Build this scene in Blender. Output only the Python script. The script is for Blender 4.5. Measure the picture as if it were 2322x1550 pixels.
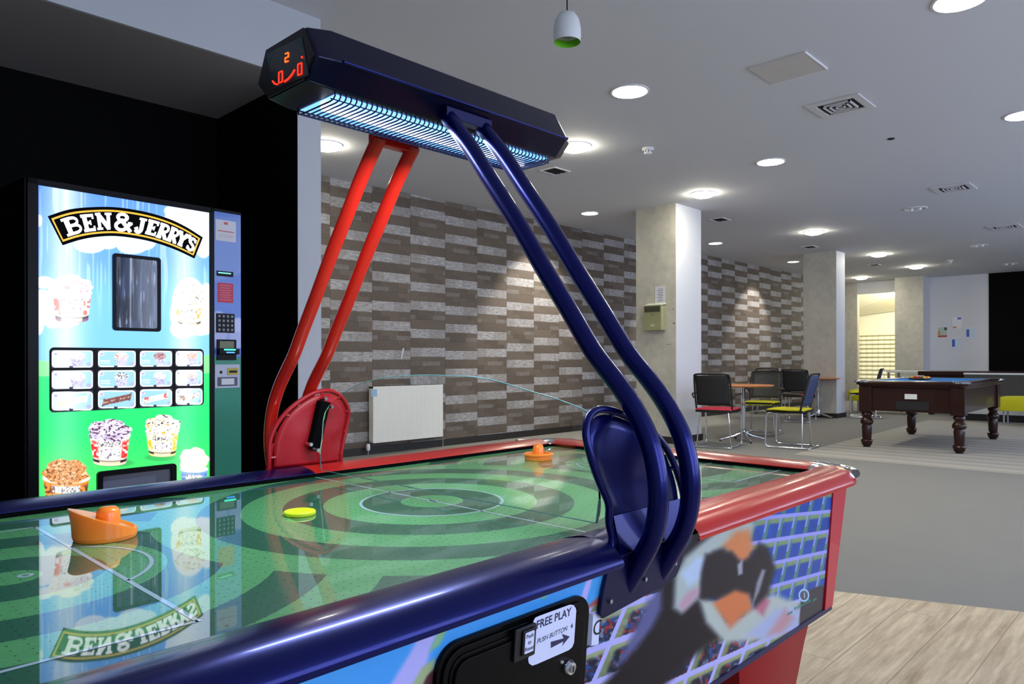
import bpy, bmesh, math, random
import numpy as np
from mathutils import Vector, Matrix
random.seed(7); np.random.seed(7)
S = bpy.context.scene
COL = S.collection
for o in list(bpy.data.objects): bpy.data.objects.remove(o)

# ------------------------------------------------------------------ camera
FPX, YAW, ROLL, SHY, CH = 1652.2, 0.76253, -0.00197, 42.17, 1.06
F_ = np.array([math.cos(YAW), math.sin(YAW), 0.0])
R_ = np.array([math.sin(YAW), -math.cos(YAW), 0.0])
U_ = np.cross(R_, F_)
c_, s_ = math.cos(ROLL), math.sin(ROLL)
R2, U2 = c_*R_ + s_*U_, -s_*R_ + c_*U_
cam = bpy.data.cameras.new('camera'); camo = bpy.data.objects.new('camera', cam); COL.objects.link(camo)
cam.sensor_width = 36; cam.lens = 36*FPX/2322; cam.shift_y = SHY/2322; cam.clip_start = 0.02; cam.clip_end = 200
camo.matrix_world = Matrix(((R2[0], U2[0], -F_[0], 0), (R2[1], U2[1], -F_[1], 0), (R2[2], U2[2], -F_[2], CH), (0, 0, 0, 1)))
S.camera = camo

# ------------------------------------------------------------------ world, daylight, exposure
S.view_settings.view_transform = 'Standard'; S.view_settings.look = 'None'
S.view_settings.exposure = 0.08; S.view_settings.gamma = 1.0; S.view_settings.use_curve_mapping = False
W = bpy.data.worlds.new('world'); S.world = W; W.use_nodes = True
wn = W.node_tree; wn.nodes.clear()
wo = wn.nodes.new('ShaderNodeOutputWorld'); wb = wn.nodes.new('ShaderNodeBackground'); ws = wn.nodes.new('ShaderNodeTexSky')
ws.sky_type = 'HOSEK_WILKIE'; ws.turbidity = 6; ws.ground_albedo = .3; ws.sun_direction = (0.3, 0.9, 0.6)
wmx = wn.nodes.new('ShaderNodeMix'); wmx.data_type = 'RGBA'; wmx.inputs[0].default_value = .75
wn.links.new(ws.outputs[0], wmx.inputs[6]); wmx.inputs[7].default_value = (.56, .64, .86, 1)
wn.links.new(wmx.outputs[2], wb.inputs[0]); wb.inputs[1].default_value = 9.5
wn.links.new(wb.outputs[0], wo.inputs[0])
WIN = [(-0.9, 1.2), (1.8, 3.9), (4.5, 6.6), (7.2, 9.3), (9.9, 12.0), (12.6, 14.7), (15.3, 17.4)]
for i, (a, b) in enumerate(WIN):                       # window portals guide the daylight through the openings
    L = bpy.data.lights.new('daylight_portal', 'AREA'); L.shape = 'RECTANGLE'; L.size = b-a; L.size_y = 1.9
    L.cycles.is_portal = True
    o = bpy.data.objects.new('daylight_portal', L); COL.objects.link(o)
    o.location = ((a+b)/2, -3.06, 1.75); o.rotation_euler = (math.radians(90), 0, 0)

# ------------------------------------------------------------------ pixel <-> place helpers (reading the photograph)
def ray(x, y): return F_ + (x-1161)/FPX*R2 - (y-775-SHY)/FPX*U2
def pz(x, y, z): d = ray(x, y); t = (z-CH)/d[2]; return Vector((t*d[0], t*d[1], z))
def py_(x, y, Y): d = ray(x, y); t = Y/d[1]; return Vector((t*d[0], Y, CH+t*d[2]))
def pxx(x, y, X): d = ray(x, y); t = X/d[0]; return Vector((X, t*d[1], CH+t*d[2]))
def onp(x, y, o, n):
    d = ray(x, y); o = np.array(o, float); n = np.array(n, float)
    t = (n@(o-np.array([0, 0, CH])))/(n@d); p = t*d; return Vector((p[0], p[1], p[2]+CH))
def proj(P):                                           # Nx3 -> px, py
    v = P - np.array([0, 0, CH]); w = v@F_
    return 1161+FPX*(v@R2)/w, 775+SHY-FPX*(v@U2)/w

# ------------------------------------------------------------------ colour + materials
def lin(c):
    c = np.asarray(c, float)/255.0
    return np.where(c <= .04045, c/12.92, ((c+.055)/1.055)**2.4)
def L4(c): return tuple(lin(c)) + (1.0,)
MATS = {}
class NT:
    def __init__(s, name):
        s.m = bpy.data.materials.new(name); s.m.use_nodes = True; s.t = s.m.node_tree
        s.b = s.t.nodes['Principled BSDF']; s.out = s.t.nodes['Material Output']
    def n(s, k, **kw):
        nd = s.t.nodes.new('ShaderNode'+k)
        for a, v in kw.items(): setattr(nd, a, v)
        return nd
    def l(s, a, b): s.t.links.new(a, b)
    def math(s, op, a, b=None, c=None):
        nd = s.n('Math', operation=op)
        for i, v in enumerate((a, b, c)):
            if v is None: continue
            if isinstance(v, (int, float)): nd.inputs[i].default_value = v
            else: s.l(v, nd.inputs[i])
        return nd.outputs[0]
    def mix(s, f, a, b):
        nd = s.n('Mix', data_type='RGBA')
        for i, v in ((0, f), (6, a), (7, b)):
            if isinstance(v, (int, float)): nd.inputs[i].default_value = v
            elif isinstance(v, tuple): nd.inputs[i].default_value = v
            else: s.l(v, nd.inputs[i])
        return nd.outputs[2]
    def coord(s, k='Object'): return s.n('TexCoord').outputs[k]
    def noise(s, scale, detail=3, vec=None, rough=.5):
        nd = s.n('TexNoise'); nd.inputs['Scale'].default_value = scale; nd.inputs['Detail'].default_value = detail
        nd.inputs['Roughness'].default_value = rough
        s.l(vec if vec is not None else s.coord(), nd.inputs['Vector']); return nd.outputs['Fac']
    def bump(s, h, st=.2, dist=.002):
        nd = s.n('Bump'); nd.inputs['Strength'].default_value = st; nd.inputs['Distance'].default_value = dist
        s.l(h, nd.inputs['Height']); s.l(nd.outputs[0], s.b.inputs['Normal'])
def mat(name, c, rough=.5, metal=0, coat=0, var=.06, ns=12, spec=None, bump=0, ior=None):
    """plain procedural surface: colour with a slight noise variation in colour and roughness"""
    if name in MATS: return MATS[name]
    t = NT(name); b = t.b
    f = t.noise(ns, 4)
    lo = tuple(np.clip(lin(c)*(1-var), 0, 1))+(1.,); hi = tuple(np.clip(lin(c)*(1+var), 0, 1))+(1.,)
    t.l(t.mix(f, lo, hi), b.inputs['Base Color'])
    t.l(t.math('MULTIPLY_ADD', f, .12*rough, rough*.94), b.inputs['Roughness'])
    b.inputs['Metallic'].default_value = metal
    if coat: b.inputs['Coat Weight'].default_value = coat; b.inputs['Coat Roughness'].default_value = .04
    if spec is not None: b.inputs['Specular IOR Level'].default_value = spec
    if ior: b.inputs['IOR'].default_value = ior
    if bump: t.bump(t.noise(ns*8, 3), bump)
    MATS[name] = t.m; return t.m
def emis(name, c, st, var=0):
    if name in MATS: return MATS[name]
    t = NT(name); t.b.inputs['Base Color'].default_value = tuple(lin(c)*.5)+(1,)
    f = t.noise(20, 2)
    t.l(t.mix(f, tuple(lin(c)*(1-var))+(1,), tuple(lin(c))+(1,)), t.b.inputs['Emission Color'])
    t.b.inputs['Emission Strength'].default_value = st; t.b.inputs['Roughness'].default_value = .3
    MATS[name] = t.m; return t.m
def artmat(name, emit=0, rough=.3, spec=.5, coat=0):
    """printed picture: colours carried by the mesh, emit>0 when the print is backlit"""
    t = NT(name); a = t.n('VertexColor'); a.layer_name = 'art'
    f = t.noise(60, 2); v = t.math('MULTIPLY_ADD', f, .06, .97)
    hs = t.n('HueSaturation'); t.l(a.outputs[0], hs.inputs['Color']); t.l(v, hs.inputs['Value'])
    if emit:
        t.l(hs.outputs[0], t.b.inputs['Emission Color']); t.b.inputs['Emission Strength'].default_value = emit
        t.b.inputs['Base Color'].default_value = (.02, .02, .02, 1)
    else: t.l(hs.outputs[0], t.b.inputs['Base Color'])
    t.b.inputs['Roughness'].default_value = rough; t.b.inputs['Specular IOR Level'].default_value = spec
    if coat: t.b.inputs['Coat Weight'].default_value = coat
    return t.m

M_white = mat('white_paint', (180, 184, 190), .7, var=.02, ns=3)
M_ceil = mat('ceiling_paint', (206, 208, 214), .85, var=.015, ns=2)
M_black = mat('black_paint', (3, 3, 4), .8, var=.2, spec=.1)
M_blackgloss = mat('black_gloss_plastic', (4, 4, 6), .25, spec=.35, var=.1)
M_frame = mat('machine_frame_black', (3, 3, 5), .35, spec=.12, var=.1)
M_blackmat = mat('black_plastic', (14, 14, 16), .5, var=.15)
M_chrome = mat('chrome', (225, 228, 235), .08, metal=1, var=.02)
M_steel = mat('brushed_steel', (170, 172, 176), .35, metal=1, var=.05, ns=60)
def enamel(name, c, r=.28, coat=1.0):
    t = NT(name); f = t.noise(700, 2)
    t.l(t.mix(f, tuple(lin(c)*.9)+(1,), tuple(lin(c)*1.1)+(1,)), t.b.inputs['Base Color'])
    t.b.inputs['Roughness'].default_value = r; t.b.inputs['Coat Weight'].default_value = coat
    t.b.inputs['Coat Roughness'].default_value = .06
    sc = t.noise(45, 6, rough=.75)
    t.bump(sc, .02, .001); return t.m
def flake(name, c, r=.3, metal=.7, coat=.35):
    m = enamel(name, c, r, coat); m.node_tree.nodes['Principled BSDF'].inputs['Metallic'].default_value = metal
    m.node_tree.nodes['Principled BSDF'].inputs['Coat IOR'].default_value = 1.35; return m
M_blue = flake('blue_enamel', (3, 12, 86), .28, .7, .2)
M_red = enamel('red_enamel', (182, 28, 18), .25, .22); M_red.node_tree.nodes['Principled BSDF'].inputs['Specular IOR Level'].default_value = .25
M_redmatte = mat('red_powder_coat', (146, 14, 22), .38, var=.05, spec=.25)
M_orange = mat('orange_plastic', (255, 136, 34), .3, coat=.25, var=.03)
M_orange.node_tree.nodes['Principled BSDF'].inputs['Subsurface Weight'].default_value = .6; M_orange.node_tree.nodes['Principled BSDF'].inputs['Subsurface Radius'].default_value = (1, .5, .1); M_orange.node_tree.nodes['Principled BSDF'].inputs['Subsurface Scale'].default_value = .02
M_yellowp = mat('yellow_plastic', (214, 240, 20), .35, var=.03)
M_cream = mat('cream_paint', (226, 222, 208), .45, var=.02)

# ------------------------------------------------------------------ mesh helpers
class MB:
    def __init__(s): s.v = []; s.f = []; s.m = []; s.mats = []
    def mi(s, m):
        if m not in s.mats: s.mats.append(m)
        return s.mats.index(m)
    def add(s, vs, fs, m):
        k = len(s.v); s.v += [tuple(v) for v in vs]; i = s.mi(m)
        for f in fs: s.f.append([k+j for j in f]); s.m.append(i)
        return s
    def box(s, a, b, m, M=None):
        x0, y0, z0 = [min(p, q) for p, q in zip(a, b)]; x1, y1, z1 = [max(p, q) for p, q in zip(a, b)]
        vs = [Vector(p) for p in ((x0,y0,z0),(x1,y0,z0),(x1,y1,z0),(x0,y1,z0),(x0,y0,z1),(x1,y0,z1),(x1,y1,z1),(x0,y1,z1))]
        if M is not None: vs = [M@v for v in vs]
        return s.add(vs, [(3,2,1,0),(4,5,6,7),(0,1,5,4),(1,2,6,5),(2,3,7,6),(3,0,4,7)], m)
    def loft(s, rings, m, cap=True, closed=True):
        n = len(rings[0]); vs = [p for r in rings for p in r]; fs = []
        for i in range(len(rings)-1):
            for j in range(n if closed else n-1):
                k = (j+1) % n; fs.append((i*n+j, i*n+k, (i+1)*n+k, (i+1)*n+j))
        if cap and closed: fs.append(tuple(range(n-1, -1, -1))); fs.append(tuple((len(rings)-1)*n+j for j in range(n)))
        return s.add(vs, fs, m)
    def tube(s, pts, r, m, n=12, cap=True, closed=False):
        pts = [Vector(p) for p in pts]; rings = []; up = None; N = len(pts)
        rr = r if isinstance(r, (list, tuple)) else [r]*N
        for i, p in enumerate(pts):
            a = pts[(i-1) % N] if (closed or i > 0) else p; b = pts[(i+1) % N] if (closed or i < N-1) else p
            t = (b-a).normalized()
            if up is None: up = Vector((0, 0, 1)) if abs(t.z) < .9 else Vector((1, 0, 0))
            x = t.cross(up).normalized(); y = x.cross(t).normalized(); up = y
            rings.append([p + rr[i]*(math.cos(2*math.pi*k/n)*x + math.sin(2*math.pi*k/n)*y) for k in range(n)])
        if closed: rings.append(rings[0])
        return s.loft(rings, m, cap and not closed)
    def lathe(s, prof, m, c=(0, 0, 0), n=24, M=None, cap=True):
        rings = []
        for r, z in prof:
            ring = [Vector((c[0]+r*math.cos(2*math.pi*k/n), c[1]+r*math.sin(2*math.pi*k/n), c[2]+z)) for k in range(n)]
            if M is not None: ring = [M@v for v in ring]
            rings.append(ring)
        return s.loft(rings, m, cap)
    def poly(s, pts, m): return s.add(pts, [tuple(range(len(pts)))], m)
    def prism(s, pts, d, m):
        d = Vector(d); a = [Vector(p) for p in pts]; b = [p+d for p in a]; n = len(a)
        return s.add(a+b, [tuple(range(n-1, -1, -1)), tuple(range(n, 2*n))]+[(i, (i+1) % n, n+(i+1) % n, n+i) for i in range(n)], m)
    def build(s, name, parent=None, smooth=None, bevel=0, loc=None):
        me = bpy.data.meshes.new(name); me.from_pydata(s.v, [], s.f)
        for m in s.mats: me.materials.append(m)
        me.polygons.foreach_set('material_index', s.m)
        bm = bmesh.new(); bm.from_mesh(me); bmesh.ops.recalc_face_normals(bm, faces=bm.faces); bm.to_mesh(me); bm.free()
        if smooth: me.shade_smooth(); me.set_sharp_from_angle(angle=math.radians(smooth))
        o = bpy.data.objects.new(name, me); COL.objects.link(o)
        if parent is not None: o.parent = parent
        if loc: o.location = loc
        if bevel:
            md = o.modifiers.new('bevel', 'BEVEL'); md.width = bevel; md.segments = 2; md.limit_method = 'ANGLE'
        return o
def sm(pts, k=6):                                       # Catmull-Rom smoothing of a path
    P = [Vector(p) for p in pts]; out = []
    for i in range(len(P)-1):
        a = P[max(i-1, 0)]; b = P[i]; c = P[i+1]; d = P[min(i+2, len(P)-1)]
        for j in range(k):
            t = j/k
            out.append(.5*((2*b)+(c-a)*t+(2*a-5*b+4*c-d)*t*t+(3*b-a-3*c+d)*t**3))
    out.append(P[-1]); return out
def rrect(x0, y0, x1, y1, r, n=6):
    out = []
    for cx, cy, a in ((x1-r, y1-r, 0), (x0+r, y1-r, 90), (x0+r, y0+r, 180), (x1-r, y0+r, 270)):
        for i in range(n+1):
            t = math.radians(a+90*i/n); out.append((cx+r*math.cos(t), cy+r*math.sin(t)))
    return out
def empty(name, loc=(0, 0, 0), rz=0):
    o = bpy.data.objects.new(name, None); COL.objects.link(o); o.location = loc; o.rotation_euler = (0, 0, rz)
    o.empty_display_size = .1; return o
def tag(o, label=None, cat=None, group=None, kind=None):
    for k, v in (('label', label), ('category', cat), ('group', group), ('kind', kind)):
        if v: o[k] = v
    return o
def struct(o): o['kind'] = 'structure'; return o
def dup(o, loc, rz=0):
    def cp(a, par):
        c = a.copy(); COL.objects.link(c)
        if par is not None: c.parent = par
        for ch in list(a.children): cp(ch, c)
        return c
    r = cp(o, None); r.location = loc; r.rotation_euler = (0, 0, rz); return r
def text(body, size, m, M, parent=None, name='lettering', extrude=0.0, bold=0.0, shear=0, mb=None):
    cu = bpy.data.curves.new('t', 'FONT'); cu.body = body; cu.size = size; cu.align_x = 'CENTER'; cu.align_y = 'CENTER'
    cu.extrude = extrude; cu.offset = bold; cu.shear = shear; cu.resolution_u = 3
    o = bpy.data.objects.new('t', cu); COL.objects.link(o)
    dg = bpy.context.evaluated_depsgraph_get(); me = bpy.data.meshes.new_from_object(o.evaluated_get(dg))
    bpy.data.objects.remove(o)
    if mb is not None:
        mb.add([M@v.co for v in me.vertices], [tuple(p.vertices) for p in me.polygons], m); return None
    me.transform(M); me.materials.clear(); me.materials.append(m); me.name = name
    r = bpy.data.objects.new(name, me); COL.objects.link(r)
    if parent is not None: r.parent = parent
    return r
def frameM(o, ex, ey):
    ex = Vector(ex).normalized(); ey = Vector(ey); ey = (ey-ex*ey.dot(ex)).normalized(); ez = ex.cross(ey); o = Vector(o)
    return Matrix(((ex.x, ey.x, ez.x, o.x), (ex.y, ey.y, ez.y, o.y), (ex.z, ey.z, ez.z, o.z), (0, 0, 0, 1)))
def artgrid(name, P00, P10, P01, nu, nv, fn, m, parent=None):
    """flat printed sheet; fn gives the sRGB colour of each point of the sheet"""
    P00, P10, P01 = [np.array(p, float) for p in (P00, P10, P01)]
    u, v = np.meshgrid(np.linspace(0, 1, nu+1), np.linspace(0, 1, nv+1))
    P = P00 + u[..., None]*(P10-P00) + v[..., None]*(P01-P00); P = P.reshape(-1, 3)
    C = lin(np.clip(fn(P), 0, 255))
    idx = np.arange((nu+1)*(nv+1)).reshape(nv+1, nu+1)
    q = np.stack([idx[:-1, :-1], idx[:-1, 1:], idx[1:, 1:], idx[1:, :-1]], -1).reshape(-1, 4)
    me = bpy.data.meshes.new(name); me.vertices.add(len(P)); me.vertices.foreach_set('co', P.ravel())
    me.loops.add(q.size); me.loops.foreach_set('vertex_index', q.ravel().astype(np.int32))
    me.polygons.add(len(q)); me.polygons.foreach_set('loop_start', np.arange(0, q.size, 4, dtype=np.int32))
    me.polygons.foreach_set('loop_total', np.full(len(q), 4, dtype=np.int32))
    me.update(); me.validate()
    a = me.color_attributes.new('art', 'FLOAT_COLOR', 'POINT')
    a.data.foreach_set('color', np.concatenate([C, np.ones((len(C), 1))], 1).ravel().astype(np.float32))
    me.materials.append(m); o = bpy.data.objects.new(name, me); COL.objects.link(o)
    if parent is not None: o.parent = parent
    return o
# painting helpers (numpy)
def sst(a, b, x): t = np.clip((x-a)/(b-a), 0, 1); return t*t*(3-2*t)
def vnoise(x, y, seed=0):
    xi = np.floor(x).astype(int); yi = np.floor(y).astype(int); fx = x-xi; fy = y-yi
    def h(a, b): return np.modf(np.abs(np.sin(a*127.1+b*311.7+seed*74.7)*43758.5453))[0]
    fx = fx*fx*(3-2*fx); fy = fy*fy*(3-2*fy)
    return (h(xi, yi)*(1-fx)+h(xi+1, yi)*fx)*(1-fy)+(h(xi, yi+1)*(1-fx)+h(xi+1, yi+1)*fx)*fy
def fbm(x, y, s=0): return .5*vnoise(x, y, s)+.3*vnoise(2.1*x, 2.1*y, s+1)+.2*vnoise(4.3*x, 4.3*y, s+2)
def sdpoly(x, y, pts):
    d = np.full(x.shape, 1e18); ins = np.zeros(x.shape, bool); n = len(pts)
    for i in range(n):
        ax, ay = pts[i]; bx, by = pts[(i+1) % n]; ex, ey = bx-ax, by-ay
        wx, wy = x-ax, y-ay; t = np.clip((wx*ex+wy*ey)/(ex*ex+ey*ey+1e-12), 0, 1)
        d = np.minimum(d, (wx-ex*t)**2+(wy-ey*t)**2)
        c = (ay > y) != (by > y)
        with np.errstate(divide='ignore', invalid='ignore'):
            ins ^= c & (x < (bx-ax)*(y-ay)/(by-ay if by != ay else 1e-9)+ax)
    d = np.sqrt(d); return np.where(ins, -d, d)
def blend(C, col, a): return C*(1-a[..., None]) + np.array(col, float)*a[..., None]
def pfill(C, x, y, pts, col, soft=1.0): return blend(C, col, 1-sst(-soft, soft, sdpoly(x, y, pts)))
def ell(C, x, y, cx, cy, rx, ry, col, soft=.08): return blend(C, col, 1-sst(1-soft, 1+soft, np.hypot((x-cx)/rx, (y-cy)/ry)))

# ================================================================== THE SETTING
CEIL, YB, XE = 3.05, 6.88, 19.8
# --- floor materials
def carpet(name, c, stripes=None):
    t = NT(name); co = t.coord()
    f = t.noise(260, 2, co); g = t.noise(3.5, 3, co); h = t.noise(900, 1, co)
    v = t.math('ADD', t.math('MULTIPLY', f, .6), t.math('MULTIPLY', h, .4))
    col = t.mix(v, tuple(lin(c)*.55)+(1,), tuple(lin(c)*1.45)+(1,))
    col = t.mix(t.math('MULTIPLY', g, .35), col, tuple(lin(c)*.8)+(1,))
    if stripes:
        sx = t.n('SeparateXYZ'); t.l(co, sx.inputs[0])
        w = t.math('SINE', t.math('MULTIPLY', sx.outputs[0], 2*math.pi/.045))
        w2 = t.noise(1.0, 3, sx.outputs[0])
        w = t.math('ADD', w, t.math('MULTIPLY', t.math('SINE', t.math('MULTIPLY', sx.outputs[0], 2*math.pi/.31)), .5))
        k = t.math('MULTIPLY_ADD', w, .30, .5)
        col = t.mix(k, col, t.mix(v, tuple(lin(stripes)*.6)+(1,), tuple(lin(stripes)*1.4)+(1,)))
    t.l(col, t.b.inputs['Base Color']); t.b.inputs['Roughness'].default_value = .95; t.b.inputs['Specular IOR Level'].default_value = .15
    t.bump(v, .5, .003); return t.m
M_carpet = carpet('grey_carpet', (142, 140, 136))
M_stripe = carpet('striped_carpet', (202, 196, 184), (140, 137, 130))
def wood():
    t = NT('pale_oak_vinyl'); co = t.coord(); sx = t.n('SeparateXYZ'); t.l(co, sx.inputs[0])
    X, Y = sx.outputs[0], sx.outputs[1]
    row = t.math('FLOOR', t.math('DIVIDE', Y, .19)); fy = t.math('FRACT', t.math('DIVIDE', Y, .19))
    off = t.math('MULTIPLY', t.math('FRACT', t.math('MULTIPLY', t.math('SINE', t.math('MULTIPLY', row, 12.9898)), 437.5)), 1.2)
    xx = t.math('DIVIDE', t.math('ADD', X, off), 1.2); fx = t.math('FRACT', xx); ci = t.math('FLOOR', xx)
    cb = t.n('CombineXYZ'); t.l(t.math('MULTIPLY', X, 2.2), cb.inputs[0]); t.l(t.math('MULTIPLY', Y, 22), cb.inputs[1])
    t.l(t.math('ADD', t.math('MULTIPLY', row, 3.7), t.math('MULTIPLY', ci, 5.1)), cb.inputs[2])
    g0 = t.noise(1.6, 6, cb.outputs[0], .62); mr = t.n('MapRange'); t.l(g0, mr.inputs[0]); mr.inputs[1].default_value = .32; mr.inputs[2].default_value = .66; g = mr.outputs[0]
    cb2 = t.n('CombineXYZ'); t.l(X, cb2.inputs[0]); t.l(t.math('MULTIPLY', Y, 4), cb2.inputs[1]); t.l(row, cb2.inputs[2])
    g2 = t.noise(3.0, 4, cb2.outputs[0])
    col = t.mix(g, L4((138, 108, 76)), L4((228, 208, 174)))
    col = t.mix(t.math('MULTIPLY', g2, .7), col, L4((198, 182, 158)))
    gap = t.math('MAXIMUM', t.math('MAXIMUM', t.math('LESS_THAN', fy, .012), t.math('GREATER_THAN', fy, .988)), t.math('LESS_THAN', fx, .003))
    col = t.mix(t.math('MULTIPLY', gap, .55), col, L4((110, 92, 74)))
    t.l(col, t.b.inputs['Base Color']); t.b.inputs['Roughness'].default_value = .42; t.bump(g, .06, .001); return t.m
M_wood = wood()
mb = MB(); mb.box((-2.5, -3.2, -.12), (23.6, 9.0, 0), M_carpet); struct(mb.build('floor'))
a, b = Vector((3.422, 1.254, 0)), Vector((3.686, .559, 0)); d = (b-a)
p1 = a - d*5.2; p2 = b + d*4.9
mb = MB(); mb.prism([(-1.5, p1.y, .0005), (-1.5, p2.y, .0005), (p2.x, p2.y, .0005), (p1.x, p1.y, .0005)], (0, 0, .003), M_wood); struct(mb.build('floor_wood'))
mb = MB(); mb.prism([(8.08, -2.9, .0005), (14.3, -2.9, .0005), (14.3, 3.55, .0005), (8.08, 3.37, .0005)], (0, 0, .003), M_stripe); struct(mb.build('floor_striped'))

# --- brick-effect wallpaper
def bricks():
    t = NT('brick_wallpaper'); co = t.coord(); sx = t.n('SeparateXYZ'); t.l(co, sx.inputs[0]); X, Z = sx.outputs[0], sx.outputs[2]
    pu = t.math('DIVIDE', t.math('SUBTRACT', X, 4.348-.55*20), .55); pi_ = t.math('FLOOR', pu); fu = t.math('FRACT', pu)
    vv = t.math('DIVIDE', t.math('ADD', Z, .02), .0563)
    jump = t.math('MULTIPLY', t.math('FRACT', t.math('MULTIPLY', pi_, .5)), 2)       # 0/1 alternate
    jump2 = t.math('FLOOR', t.math('MULTIPLY', t.math('FRACT', t.math('MULTIPLY', t.math('SINE', t.math('MULTIPLY', pi_, 7.13)), 91.7)), 3))
    vs = t.math('ADD', vv, t.math('ADD', t.math('MULTIPLY', jump, 2.6), jump2)); ri = t.math('FLOOR', vs); fv = t.math('FRACT', vs)
    m5 = t.math('SUBTRACT', ri, t.math('MULTIPLY', t.math('FLOOR', t.math('DIVIDE', ri, 10)), 10))
    # ten-course repeat: two long pale slabs, the rest brown-grey
    def is_(k): return t.math('COMPARE', m5, float(k), .1)
    pale = t.math('ADD', t.math('ADD', is_(0), is_(1)), t.math('ADD', is_(4), is_(5)))
    half = t.math('MULTIPLY', is_(8), t.math('LESS_THAN', t.math('FRACT', t.math('ADD', fu, t.math('MULTIPLY', ri, .37))), .5))
    # the second slab is broken into two bricks: a paler and a duller one
    second = t.math('ADD', is_(4), is_(5))
    dull = t.math('MULTIPLY', second, t.math('GREATER_THAN', fu, .55)); dull = t.math('ADD', dull, t.math('MULTIPLY', t.math('ADD', is_(0), is_(1)), t.math('LESS_THAN', fu, .3)))
    cb = t.n('CombineXYZ'); t.l(t.math('MULTIPLY', X, 1.0), cb.inputs[0]); t.l(t.math('MULTIPLY', Z, 3.2), cb.inputs[2]); t.l(pi_, cb.inputs[1])
    g = t.noise(14, 6, cb.outputs[0], .7); g2 = t.noise(60, 4, cb.outputs[0], .7)
    cw = t.n('TexWhiteNoise', noise_dimensions='3D'); cc = t.n('CombineXYZ')
    half_u = t.math('FLOOR', t.math('ADD', t.math('MULTIPLY', fu, 2.2), t.math('MULTIPLY', ri, .5)))
    t.l(pi_, cc.inputs[0]); t.l(t.math('FLOOR', t.math('DIVIDE', ri, 2)), cc.inputs[1]); t.l(half_u, cc.inputs[2]); t.l(cc.outputs[0], cw.inputs['Vector'])
    brown = t.mix(cw.outputs['Value'], L4((66, 57, 51)), L4((94, 84, 76)))
    mrb = t.n('MapRange'); t.l(g2, mrb.inputs[0]); mrb.inputs[1].default_value = .38; mrb.inputs[2].default_value = .64
    brown = t.mix(t.math('MULTIPLY', mrb.outputs[0], .6), brown, L4((128, 117, 106)))
    mrp = t.n('MapRange'); t.l(g, mrp.inputs[0]); mrp.inputs[1].default_value = .28; mrp.inputs[2].default_value = .60
    palec = t.mix(mrp.outputs[0], L4((104, 101, 100)), L4((172, 170, 172)))
    palec = t.mix(t.math('MULTIPLY', dull, .45), palec, L4((128, 122, 118)))
    col = t.mix(t.math('MINIMUM', t.math('ADD', pale, t.math('MULTIPLY', half, .25)), 1.0), brown, palec)
    col = t.mix(t.math('MULTIPLY', t.math('LESS_THAN', g2, .43), .35), col, L4((60, 52, 46)))
    seam = t.math('LESS_THAN', fu, .012)
    jr = t.math('MULTIPLY', t.math('LESS_THAN', fv, .1), t.math('COMPARE', t.math('MODULO', t.math('ADD', ri, 1000), 2), 0., .1))
    col = t.mix(t.math('MULTIPLY', t.math('MAXIMUM', seam, jr), .45), col, L4((50, 44, 40)))
    t.l(col, t.b.inputs['Base Color']); t.b.inputs['Roughness'].default_value = .75; t.b.inputs['Specular IOR Level'].default_value = .3
    t.bump(g2, .12, .002); return t.m
M_brick = bricks()
def concrete(name, c, amt=.18):
    t = NT(name); f = t.noise(2.2, 7, rough=.65); g = t.noise(11, 5)
    k = t.math('ADD', t.math('MULTIPLY', f, .6), t.math('MULTIPLY', g, .4))
    cr = t.n('MapRange'); t.l(k, cr.inputs[0]); cr.inputs[1].default_value = .35; cr.inputs[2].default_value = .65
    t.l(t.mix(cr.outputs[0], tuple(lin(c)*(1-amt))+(1,), tuple(np.clip(lin(c)*(1+amt*.6), 0, 1))+(1,)), t.b.inputs['Base Color'])
    t.b.inputs['Roughness'].default_value = .7; t.bump(g, .05, .002); return t.m
M_conc = concrete('concrete_wallpaper', (190, 187, 176)); M_pale = mat('pale_column_paint', (206, 208, 214), .6, var=.04, ns=2)
M_skirt = mat('dark_skirting', (34, 32, 30), .5)
M_dusky = mat('alcove_ceiling_shaded', (150, 146, 146), .9, var=.02)  # white ceiling with the unlit alcove's shade put into its colour

mb = MB(); mb.box((2.305, YB, 0), (XE, YB+.12, CEIL), M_brick); struct(mb.build('wall_back'))
mb = MB(); mb.box((2.31, YB-.015, 0), (XE-.2, YB-.0005, .085), M_skirt); struct(mb.build('baseboard_back'))
mb = MB(); mb.box((-2.5, -3.2, CEIL), (XE+.2, 9.0, CEIL+.15), M_ceil); struct(mb.build('ceiling'))
# alcove for the vending machine: bulkhead, black walls, low ceiling
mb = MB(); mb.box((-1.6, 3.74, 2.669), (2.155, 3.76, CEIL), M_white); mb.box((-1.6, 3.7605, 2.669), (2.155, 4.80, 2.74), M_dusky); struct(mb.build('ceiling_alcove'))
mb = MB(); mb.box((-1.6, 4.755, 0), (2.155, 4.9, 2.669), M_black); struct(mb.build('wall_alcove'))
mb = MB(); mb.box((2.155, 3.74, 0), (2.305, YB+.1, CEIL), M_white); mb.box((2.150, 3.742, 0), (2.1545, 4.754, 2.668), M_black); struct(mb.build('wall_partition'))
mb = MB(); mb.box((-1.75, -3.2, 0), (-1.6, 9, CEIL), M_white); struct(mb.build('wall_left'))
mb = MB(); mb.box((-1.599, 3.0, 0), (-1.59, 4.754, 2.668), M_black); struct(mb.build('trim_1'))
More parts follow.
